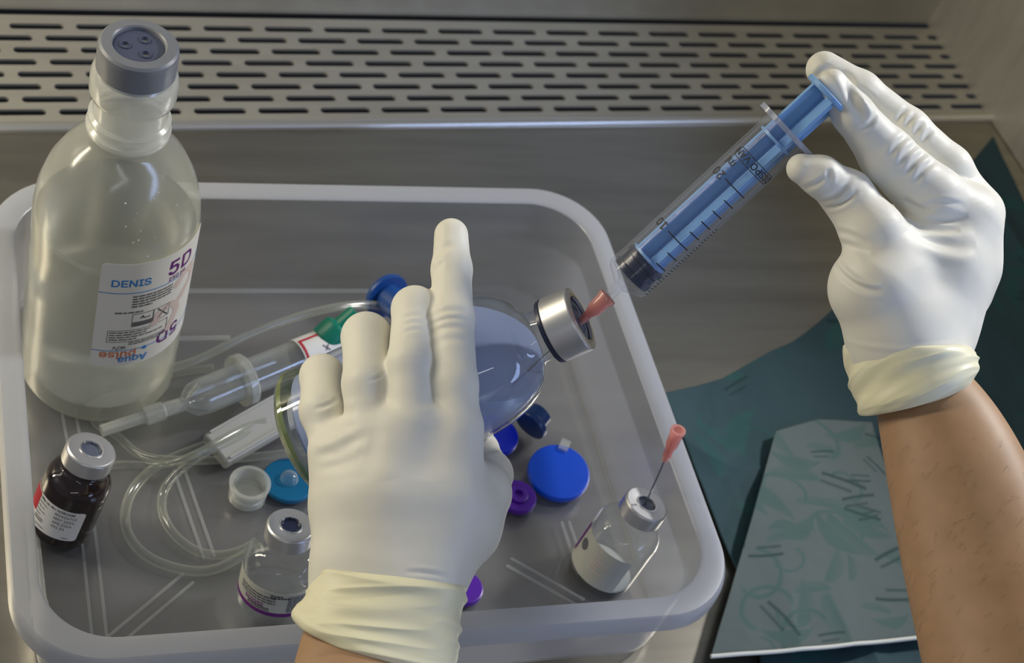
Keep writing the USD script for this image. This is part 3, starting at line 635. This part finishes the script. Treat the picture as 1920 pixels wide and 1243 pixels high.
# print: angle 0 faces the viewer; +y of the frame is 'up-left' across the barrel
def on_sy(m, z, off_px, rot, ink_m, name):
    """centred at height z; off_px: sideways offset from the barrel's axis as seen"""
    a = math.asin(np.clip(off_px * mpp / RS, -1, 1))
    part(sy, name, wrap(m, RS, 0.00022, z, a * RS, rot, 0.0011), ink_m, False)
def s_of(px, py):
    d = np.array([px - 1168, py - 530], float); e = np.array([308, -285]) / np.hypot(308, 285)
    return d @ e * mpp, d @ np.array([-e[1], e[0]])
sgn = float(np.sign((px_of(s0 + sm[:3, 1] * 0.01) - px_of(s0)) @ np.array([285, 308.0])))
tick = 28.5 * mpp
z20, z10 = s_of(1382, 354)[0], s_of(1278, 451)[0]
dz = (z20 - z10) / 5
for k in range(-3, 6):
    big_ = k in (0, 5)
    o0, o1 = (-13, 37) if big_ else (15, 37)
    a0, a1 = [math.asin(o * mpp / RS) * RS * sgn for o in (o0, o1)]
    part(sy, 'scale_mark', wrap(sheet(sg.box(min(a0, a1), -0.00024, max(a0, a1), 0.00024)), RS, 0.00012, z10 + k * dz, 0, 0, 0.002), ink, False)
small = cat([wrap(sheet(sg.box(min(a, b), -0.00015, max(a, b), 0.00015)), RS, 0.00012, z10 + k * dz / 4, 0, 0, 0.002) for k in range(-16, 10) for a, b in [(math.asin(0.90) * RS * sgn, math.asin(0.985) * RS * sgn)]])
part(sy, 'fine_scale', small, ink, False, kind='stuff')
def letters(s, h, z, off, name='lettering', bold=True, rot=None):
    m = text(s, h, bold); m.apply_translation((-m.bounds[:, 0].mean(), -h / 2, 0)); on_sy(m, z, off * sgn, math.pi if rot is None else rot, ink, name)
letters('DISPO VAN', 0.0027, s_of(1415, 312)[0], s_of(1415, 312)[1])
letters('20', 0.0034, s_of(1350, 322)[0], -29); letters('ml', 0.0030, s_of(1371, 302)[0], -29); letters('10', 0.0034, s_of(1244, 415)[0], -32)
fr = rounded(0.0205, 0.0046, 0.0018, 5); fr = fr.difference(fr.buffer(-0.00032))
on_sy(sheet(fr), s_of(1415, 312)[0], s_of(1415, 312)[1] * sgn, 0, ink, 'frame_line')
e_ = np.array([308, -285]) / np.hypot(308, 285)
def along(t): return P(1168 + e_[0] * t, 530 + e_[1] * t, DS - 0.018 * t / 420)
needle('syringe_needle', 'pink-hubbed needle on the syringe tip, pushed through the bottle stopper', along(-285), along(-112), along(-38), 0.0014, 0.0040)

# ------------------------------------------------------------------ gloved hands and forearms (one person)
person = thing('person', 'person in cream latex gloves, one hand gripping a bottle, the other pressing a syringe plunger', 'person', at=P(1000, 900, 0.66))
def hand(palm, fingers, k_palm, k_web, h, extra=None):
    pts = [j[0] for c in palm + fingers for j in c]; rad = max(j[1] for c in palm + fingers for j in c)
    lo, hi = np.min(pts, 0) - rad - 0.006, np.max(pts, 0) + rad + 0.006
    def fun(p):
        d = None
        for c in palm:
            e = chain(p, c, 0.004); d = e if d is None else smin(d, e, k_palm)
        out = None
        for c in fingers:
            e = smin(chain(p, c, 0.003), d, k_web); out = e if out is None else smin(out, e, 0.0018)
        return out
    return nets(fun, lo, hi, h)
Lp = [[J(862, 800, .652, 40), J(842, 930, .648, 62), J(800, 1080, .640, 62), J(775, 1140, .634, 62)],
      [J(775, 800, .648, 46), J(752, 930, .644, 66), J(735, 1080, .638, 66), J(725, 1140, .634, 66)],
      [J(695, 815, .650, 48), J(690, 930, .646, 66), J(680, 1070, .640, 64), J(675, 1130, .636, 62)],
      [J(628, 850, .655, 46), J(640, 950, .652, 52), J(648, 1060, .644, 54), J(640, 1130, .640, 56)],
      [J(800, 1060, .650, 70), J(862, 985, .660, 72), J(898, 925, .668, 58)]]
Lf = [[J(846, 441, .690, 32), J(847, 505, .682, 36.5), J(847, 600, .668, 41.5), J(850, 720, .656, 45), J(856, 810, .651, 47)],
      [J(835, 650, .742, 34), J(818, 590, .722, 36), J(778, 580, .672, 42), J(768, 680, .654, 41), J(770, 800, .648, 46)],
      [J(742, 700, .742, 34), J(712, 655, .722, 36), J(687, 632, .674, 45), J(688, 720, .656, 45), J(695, 815, .650, 48)],
      [J(655, 770, .738, 30), J(632, 735, .720, 33), J(604, 706, .680, 40), J(604, 770, .664, 41), J(632, 850, .656, 44)],
      [J(850, 838, .722, 34), J(896, 846, .704, 38), J(915, 890, .680, 45), J(890, 940, .668, 52)]]
lh = hand(Lp, Lf, 0.012, 0.0038, 0.0009)
lines = []
for y, a, b, w, dpt in ((585, 808, 880, 5, .00045), (601, 806, 880, 4, .0004), (618, 806, 882, 5, .0004), (640, 806, 884, 6, .0003)):
    lines.append(([(a, y + 10), ((a + b) / 2, y - 4), (b, y + 2)], w, -dpt))
lines += [([(815, 488), (826, 470), (850, 458)], 6, -.0006), ([(812, 500), (826, 482)], 5, .0005)]
for y in (590, 603, 616): lines.append(([(748, y + 14), (770, y + 2), (795, y + 4)], 4, -.0004))
lines += [([(590, 765), (608, 762), (634, 746)], 4, -.0005), ([(690, 712), (706, 710), (722, 696)], 3, -.0003)]
for a in ([(598, 800), (632, 778), (668, 774)], [(585, 828), (620, 812), (670, 786)], [(590, 850), (630, 840), (690, 815)], [(590, 862), (640, 852), (680, 850)], [(592, 880), (630, 872), (680, 862)]):
    lines.append((a, 9, -.0005))
lines += [([(730, 760), (725, 830), (728, 900)], 22, .0008), ([(800, 770), (800, 840), (795, 900)], 24, -.0008), ([(760, 1072), (800, 1074), (850, 1083)], 4, -.0006), ([(905, 840), (925, 842), (940, 834)], 5, -.0006), ([(660, 790), (655, 850)], 14, -.0006)]
crease(lh, lines)
lg = part(person, 'glove', lh, glove_m, True, world=True, label='cream latex glove with the index finger pointing up along the bottle')
# right hand
Rp = [[J(1808, 412, .676, 60), J(1762, 500, .672, 80), J(1712, 600, .668, 86), J(1700, 660, .664, 86)],
      [J(1830, 400, .692, 46), J(1800, 490, .690, 70), J(1745, 600, .682, 80), J(1725, 665, .676, 80)],
      [J(1825, 440, .712, 42), J(1780, 540, .708, 70), J(1720, 620, .695, 78), J(1705, 670, .685, 78)],
      [J(1682, 470, .662, 56), J(1640, 540, .656, 78), J(1668, 610, .658, 74), J(1690, 665, .660, 78)]]
Rf = [[J(1561, 156, .650, 27), J(1598, 212, .654, 38), J(1662, 290, .662, 50), J(1745, 370, .668, 60), J(1808, 412, .676, 62)],
      [J(1545, 130, .680, 34), J(1612, 172, .680, 38), J(1700, 245, .682, 42), J(1775, 318, .684, 46), J(1826, 402, .690, 50)],
      [J(1700, 425, .690, 30), J(1712, 395, .706, 36), J(1760, 372, .712, 40), J(1822, 428, .708, 44)],
      [J(1690, 460, .698, 28), J(1705, 440, .716, 32), J(1750, 420, .724, 36), J(1815, 455, .716, 40)],
      [J(1502, 316, .650, 28), J(1538, 330, .652, 37), J(1588, 366, .658, 47), J(1636, 435, .656, 58), J(1668, 510, .658, 70)]]
rh = hand(Rp, Rf, 0.013, 0.0055, 0.0009)
lines = []
for i, (x, y) in enumerate(((1682, 262), (1698, 278), (1712, 296), (1728, 312))):
    lines.append(([(x + 28, y - 12), (x + 6, y + 4), (x - 14, y + 34)], 6, -.0006))
for x, y in ((1690, 212), (1706, 222), (1722, 236), (1738, 250)):
    lines.append(([(x + 12, y - 8), (x, y + 4), (x - 8, y + 18)], 5, -.0006))
lines += [([(1575, 130), (1592, 165), (1605, 200), (1620, 232)], 9, -.0010), ([(1600, 160), (1618, 195), (1640, 215)], 7, .0010), ([(1612, 240), (1630, 232), (1640, 205)], 5, -.0007), ([(1640, 190), (1625, 180), (1606, 166)], 6, -.0006),
          ([(1530, 148), (1536, 138), (1560, 126)], 6, -.0008), ([(1504, 354), (1530, 345), (1560, 318)], 5, -.0005), ([(1536, 378), (1570, 362), (1598, 330)], 5, -.0005), ([(1545, 390), (1580, 382), (1608, 356)], 4, -.0006), ([(1550, 345), (1556, 330), (1550, 318)], 5, -.0006),
          ([(1562, 434), (1590, 440), (1632, 462)], 6, -.0006), ([(1565, 452), (1600, 462), (1630, 478)], 7, -.0006), ([(1566, 480), (1600, 520), (1655, 536)], 5, .0008), ([(1570, 496), (1600, 532), (1655, 546)], 6, -.0006),
          ([(1695, 372), (1725, 392), (1752, 396)], 6, -.0011), ([(1700, 408), (1740, 428), (1800, 432)], 6, -.0010), ([(1712, 422), (1750, 450), (1800, 462), (1830, 460)], 12, -.0012), ([(1725, 388), (1770, 380), (1810, 385)], 5, -.0005), ([(1715, 400), (1760, 412), (1815, 405)], 6, -.0007),
          ([(1585, 640), (1690, 654), (1800, 640)], 5, .0002)]
crease(rh, lines)
rg = part(person, 'glove', rh, glove_m, True, world=True, label='cream latex glove pressing the blue plunger')

def loft(rows, n=72, m=64, disp=None, caps=True, amp=1.0):
    """rows: (centre px, py, depth, half width px, half depth px, tilt of the section in degrees); a tube that follows them"""
    R_ = np.array(rows, float); t = np.r_[0, np.cumsum(np.linalg.norm(np.diff(R_[:, :2], axis=0), axis=1))]
    from scipy.interpolate import PchipInterpolator
    q = PchipInterpolator(t / t[-1], R_)(np.linspace(0, 1, n))
    th = np.linspace(0, 2 * np.pi, m, endpoint=False); V = np.zeros((n, m, 3)); fwd = RW @ [0, 0, 1.0]
    for i in range(n):
        c = P(*q[i, :3]); a = math.radians(q[i, 5]); w = RW @ np.array([math.cos(a), math.sin(a), 0]); s = q[i, 2] / FPX
        ax = None
        k = 1.0 if disp is None else 1.0 + disp(i / (n - 1), th)
        V[i] = c + (np.cos(th) * q[i, 3] * s * k)[:, None] * w - (np.sin(th) * q[i, 4] * s * k)[:, None] * fwd
    return grid_tube(V, caps)
def cuff_folds(seed, amp, slant):
    def f(s, th):
        q = np.stack([np.full(len(th), s * 3.4) + slant * np.sin(th + 0.6), np.cos(th) * 1.2, np.sin(th) * 1.2], 1)
        r = 1 - np.abs(2 * meshkit.noise(q * [2.2, 0.55, 0.55] + seed, seed) - 1)
        return amp * (r - 0.5) + 0.008 * math.sin(2 * np.pi * s * 2) * np.sin(th + 0.5)
    return f
# left: cuff from the wrist to the rolled edge, forearm
lc = loft([(742, 1066, .640, 122, 92, 8), (738, 1078, .640, 142, 106, 9), (730, 1110, .638, 142, 108, 12), (722, 1140, .635, 146, 110, 14), (712, 1168, .633, 152, 114, 17), (706, 1184, .632, 160, 120, 18), (702, 1200, .631, 162, 122, 19), (700, 1212, .631, 156, 118, 19), (702, 1214, .631, 138, 104, 19), (702, 1190, .631, 128, 98, 19)], 110, 120, cuff_folds(3, 0.07, 0.9))
part(lg, 'cuff', lc, cuff_m, True, world=True, label='yellowish rolled glove cuff')
part(person, 'forearm', loft([(712, 1120, .634, 100, 80, 14), (702, 1190, .630, 128, 100, 16), (694, 1260, .618, 142, 110, 12), (676, 1400, .590, 160, 124, 8), (640, 1700, .530, 190, 150, 4)], 60, 64), skin_m, True, world=True, label='bare brown forearm under the bottle hand')
rc_ = loft([(1696, 640, .664, 92, 84, 2), (1698, 650, .664, 112, 110, 0), (1704, 670, .664, 117, 114, -5), (1711, 692, .664, 120, 116, -11), (1716, 714, .663, 117, 114, -14), (1716, 736, .662, 110, 108, -16), (1712, 752, .662, 98, 98, -16), (1706, 756, .661, 84, 84, -15), (1714, 730, .661, 82, 80, -15)], 110, 120, cuff_folds(8, 0.075, 1.0))
part(rg, 'cuff', rc_, cuff_m, True, world=True, label='yellow rolled glove cuff')
fa = loft([(1705, 690, .664, 74, 66, -14), (1738, 752, .660, 98, 82, -22), (1778, 850, .652, 124, 100, -24), (1832, 1010, .638, 150, 118, -24), (1885, 1160, .622, 172, 134, -24), (1960, 1400, .595, 200, 150, -22), (2060, 1700, .56, 220, 170, -20)], 90, 72)
fa_p = part(person, 'forearm', fa, skin_m, True, world=True, label='bare brown forearm with fine dark hairs')
# fine arm hair
hv, hn = [], []
nr = fa.vertex_normals; q = px_of(fa.vertices)
okk = np.nonzero(((nr * -unit_rows(fa.vertices - EYE)).sum(1) > 0.25) & (q[:, 1] > 820) & (q[:, 1] < 1300) & (q[:, 0] < 1960))[0]
for i in rng.choice(okk, 110):
    p0 = fa.vertices[i] + rng.normal(0, 0.001, 3); p0 = p0 - nr[i] * ((p0 - fa.vertices[i]) @ nr[i])
    d = unit(RW @ np.array([rng.normal(-0.5, 0.4), rng.normal(0.75, 0.3), 0])); d = unit(d - nr[i] * (d @ nr[i]))
    L_ = rng.uniform(0.002, 0.005); hv += [p0, p0 + d * L_ * 0.5 + nr[i] * 0.0005, p0 + d * L_ + nr[i] * 0.0004]; hn.append(3)
bc = UsdGeom.BasisCurves.Define(stage, fa_p.path + '/arm_hair')
bc.CreatePointsAttr(Vt.Vec3fArray.FromNumpy((np.array(hv) @ person.inv[:3, :3].T + person.inv[:3, 3]).astype(np.float32))); bc.CreateCurveVertexCountsAttr(Vt.IntArray(hn)); bc.CreateTypeAttr('linear'); bc.CreateWidthsAttr([0.00006]); bc.SetWidthsInterpolation('constant')
UsdShade.MaterialBindingAPI.Apply(bc.GetPrim()).Bind(hair_m); bc.GetPrim().SetCustomDataByKey('kind', 'stuff')

# ------------------------------------------------------------------ infusion set on the tub floor
zt = ZF + 0.0023
iv = thing('infusion_set', 'clear infusion set with coiled tubing, drip chamber and white roller clamp lying in the tub', 'infusion set', at=G(450, 800, ZF))
def tube(points, r=0.0021, z=zt, name='tubing', hs=None):
    p = np.array([G(*q[:2], z + (q[2] if len(q) > 2 else 0)) for q in points])
    part(iv, name, sweep(smooth_path(p, 120), r, 12), tube_m, 50, world=True)
tube([(640, 842, .004), (525, 851, .004), (430, 861, .003), (320, 862, .004), (255, 848), (212, 812), (178, 790), (180, 768), (215, 745), (262, 722), (330, 700), (400, 690)])
tube([(560, 745, .006), (470, 800, .006), (400, 830, .005), (320, 860, .002), (268, 895), (238, 945), (240, 1000), (275, 1042), (330, 1065), (390, 1070), (440, 1050), (490, 1025)], 0.0024)
tube([(520, 790, .006), (430, 828, .0075), (355, 868, .006), (310, 915), (306, 965), (335, 1010), (385, 1038), (430, 1038), (480, 1015)], 0.0022)
tube([(170, 890), (215, 872), (280, 872), (330, 866, .008), (420, 822, .010), (500, 790, .008)], 0.0019)
tube([(150, 760, .012), (240, 700, .016), (330, 688, .018), (442, 639, .022), (534, 602, .024), (626, 577, .022), (700, 572, .016), (760, 590, .006)], 0.0022)
def straight(p0, p1, prof, m, name, n=40, label=None, parent=None):
    ax = unit(p1 - p0); L = np.linalg.norm(p1 - p0)
    mm = ring_lathe([(r, z * L) for r, z in prof], n); mm.apply_transform(frame(p0, ax, EYE - p0))
    return part(parent or iv, name, mm, m, 35, world=True, label=label)
c0, c1 = G(345, 757, 0.020), G(635, 640, 0.024)           # drip chamber axis
straight(c0, c1, [(0.0006, 0), (0.004, 0.0), (0.0082, 0.05), (0.0092, 0.12), (0.0092, 0.98), (0.0085, 1.0), (0.0075, 1.0), (0.0080, 0.97), (0.0080, 0.12), (0.003, 0.03)], hard_clear, 'drip_chamber', label='clear drip chamber')
f0, f1 = c0 + (c1 - c0) * 0.335, c0 + (c1 - c0) * 0.395
straight(f0, f1, [(0.0093, 0), (0.0128, 0), (0.0134, 0.15), (0.0134, 0.85), (0.0128, 1), (0.0093, 1)], ring_clear, 'flange', label='frosted flange ring')
g0, g1 = G(190, 808, 0.016), G(290, 772, 0.018)
straight(g0, c0, [(0.0010, 0), (0.0030, 0), (0.0030, 0.50), (0.0046, 0.52), (0.0046, 0.74), (0.0036, 0.76), (0.0036, 1.0), (0.0010, 1.0)], ring_clear, 'connector', label='clear connector')
straight(c0 + (c1 - c0) * 0.72, c0 + (c1 - c0) * 1.0, [(0.0093, 0), (0.0095, 0), (0.0095, 1), (0.0093, 1)], paper, 'label', label='white label with red frame')
cm = frame(c0, unit(c1 - c0), EYE - c0); LC = float(np.linalg.norm(c1 - c0))
def on_ch(m, u, v, ink_m, name, rot=0.0):
    w_ = wrap(m, 0.0095, 0.0002, v, u, rot, 0.003); w_.apply_transform(cm); part(iv, name, w_, ink_m, False, world=True)
fr = sg.box(-0.0085, 0.73 * LC, 0.0085, 0.99 * LC); fr = fr.difference(fr.buffer(-0.0013, join_style=2))
on_ch(sheet(fr), 0, 0, ink_red, 'red_frame')
on_ch(sheet(so.unary_union([sg.LineString([(-0.001, 0.85 * LC), (0.002, 0.88 * LC)]).buffer(0.0003), sg.LineString([(-0.0005, 0.88 * LC), (0.0015, 0.86 * LC)]).buffer(0.0003)])), 0, 0, ink_grey, 'print_mark')
e0 = c1 + (c1 - c0) * 0.005; e1 = G(668, 594, 0.026)
straight(c1 - (c1 - c0) * 0.03, e0, [(0.002, 0), (0.0055, 0), (0.0055, 1), (0.002, 1)], navy_cap, 'seal', label='navy seal')
k0, k1 = P(607, 640, float(((c1 - EYE) @ RW)[2]) - 0.006), P(668, 585, float(((c1 - EYE) @ RW)[2]) - 0.004)
straight(k0, k1, [(0.0005, 0), (0.0078, 0), (0.0082, 0.06), (0.0082, 0.40), (0.0072, 0.48), (0.0048, 0.52), (0.0044, 0.98), (0.0038, 1.0), (0.0005, 1.0)], green_cap, 'spike_cap', label='green protective cap')
# white roller clamp body
w = thing('roller_clamp', 'flat white plastic roller clamp body lying across the tubing in the tub', 'clamp', mat=frame(G(480, 802, 0.0110), (0.05, -0.15, 1), G(560, 748, .0125) - G(395, 840, .0125)))
bx = trimesh.Trimesh(*meshkit.arrays(m3.Manifold.batch_hull([m3.Manifold.sphere(0.0015, 12).translate((x_, y_, z_)) for x_ in (-0.024, 0.024) for y_ in (-0.0078, 0.0078) for z_ in (-0.0025, 0.0025)]))[:2], process=False)
bb_ = part(w, 'housing', bx, white_p, 30)
part(w, 'edge_rail', cat([boxm(0.046, 0.0012, 0.0016, 0.0004, (0, y_, 0.0044)) for y_ in (-0.0080, 0.0080)]), white_p, 30)

# ------------------------------------------------------------------ loose caps and small pieces in the tub
def disc_cap(name, label, px, py, r, h, m, tilt=(0, 0), z=ZF, rim=0.0012, boss=None, cat_='cap'):
    c = G(px, py, z + 0.0006)
    zx = unit(np.array([tilt[0], tilt[1], 1.0]))
    c = c + np.array([0, 0, r * math.sin(math.acos(zx[2]))])
    t = thing(name, label, cat_, mat=frame(c, zx, EYE - c))
    part(t, 'disc', lathe([(0, 0), (r - 0.001, 0), (r - 0.0002, 0.0006), (r, 0.0014), (r, h - 0.0012), (r - 0.0004, h - 0.0003), (r - rim, h), (0, h - 0.0002)], 64), m, 35)
    return t
d = disc_cap('blue_disc_cap', 'large bright blue round flip-off cap with a clear tab on the tub floor', 1043, 896, 0.0160, 0.0046, blue_cap, (-0.08, -0.10))
part(d, 'tab', boxm(0.0065, 0.0050, 0.0022, 0.0006, (-0.0150, -0.0030, 0.0052)), ring_clear, 30, label='small clear tab')
d = disc_cap('purple_cap', 'purple round flip-off cap with a raised centre beside the gloved thumb', 968, 937, 0.0098, 0.0040, purple_cap)
part(d, 'boss', ring_lathe([(0.0022, 0.0036), (0.0048, 0.0036), (0.0050, 0.0052), (0.0042, 0.0056), (0.0022, 0.0056)], 32), purple_cap, 30, label='raised round centre')
disc_cap('purple_cap', 'purple round cap mostly hidden behind the gloved wrist, only its edge showing', 868, 1108, 0.0092, 0.0040, purple_cap)
d = disc_cap('teal_disc_cap', 'teal-blue round cap with a clear bump, left of the held bottle base', 540, 906, 0.0128, 0.0034, teal_cap)
part(d, 'bump', lathe([(0, 0.003), (0.0042, 0.003), (0.0044, 0.0040), (0.0036, 0.0062), (0.0018, 0.0072), (0, 0.0074)], 32), hard_clear, 60, label='clear dome bump')
disc_cap('royal_blue_cap', 'deep royal blue cap seen under the held glass bottle beside the thumb', 925, 822, 0.0125, 0.0042, royal_cap)
c = G(463, 930, ZF)
t = thing('clear_ring_cap', 'small clear stepped plastic ring cap, open on top, beside the teal cap', 'cap', at=c)
part(t, 'ring', ring_lathe([(0.0082, 0), (0.0090, 0.0003), (0.0090, 0.0045), (0.0086, 0.0050), (0.0086, 0.0090), (0.0098, 0.0095), (0.0098, 0.0110), (0.0080, 0.0112), (0.0072, 0.0100), (0.0072, 0.0020)], 48), ring_clear, 35)
part(t, 'floor_disc', lathe([(0, 0.0006), (0.0078, 0.0006), (0.0078, 0.0018), (0, 0.0018)], 40), ring_clear, 35)
c = G(983, 818, ZF)
t = thing('navy_stopper', 'dark navy rubber stopper lying on its side above the bright blue cap', 'stopper', mat=frame(c + np.array([0, 0, 0.0092]), (0.75, 0.6, 0.25), (0, 0, 1)))
part(t, 'flange', lathe([(0, 0), (0.0092, 0), (0.0094, 0.0006), (0.0094, 0.0028), (0.0090, 0.0034), (0, 0.0034)], 40), navy_cap, 35)
part(t, 'plug', lathe([(0, 0.0034), (0.0066, 0.0034), (0.0062, 0.0100), (0.0040, 0.0110), (0, 0.0108)], 40), navy_cap, 35)
c = G(722, 552, 0.020)
t = thing('blue_spike_cap', 'blue flanged plastic fitting behind the gloved fingers', 'fitting', mat=frame(c, unit(P(775, 590, 0.80) - P(712, 545, 0.82)) + np.array([0, 0, -0.12]), EYE - c))
part(t, 'flange', lathe([(0, 0), (0.0122, 0), (0.0126, 0.0005), (0.0126, 0.0024), (0.0122, 0.0030), (0, 0.0030)], 40), M('blue_fitting', {'p': ('principled_bsdf', dict(base_color=(0.006, 0.055, 0.24), roughness=0.35))}, [], 'p.BSDF'), 35)
part(t, 'stem', lathe([(0, 0.0030), (0.0080, 0.0030), (0.0076, 0.0160), (0.0056, 0.0168), (0.0056, 0.0300), (0, 0.0300)], 36), M('blue_fitting_stem', {'p': ('principled_bsdf', dict(base_color=(0.006, 0.055, 0.24), roughness=0.35))}, [], 'p.BSDF'), 35)
p0, p1 = G(58, 960, ZF + 0.0042), G(76, 1160, ZF + 0.0042)
t = thing('needle_sheath', 'clear plastic needle sheath lying along the left wall of the tub', 'needle sheath', mat=frame(p0, p1 - p0, (0, 0, 1)))
LN = float(np.linalg.norm(p1 - p0))
part(t, 'sheath', ring_lathe([(0.0006, 0), (0.0024, 0), (0.0026, 0.001), (0.0034, LN - 0.009), (0.0041, LN - 0.008), (0.0041, LN), (0.0032, LN), (0.0030, LN - 0.008), (0.0006, 0.002)], 32), ring_clear, 35)
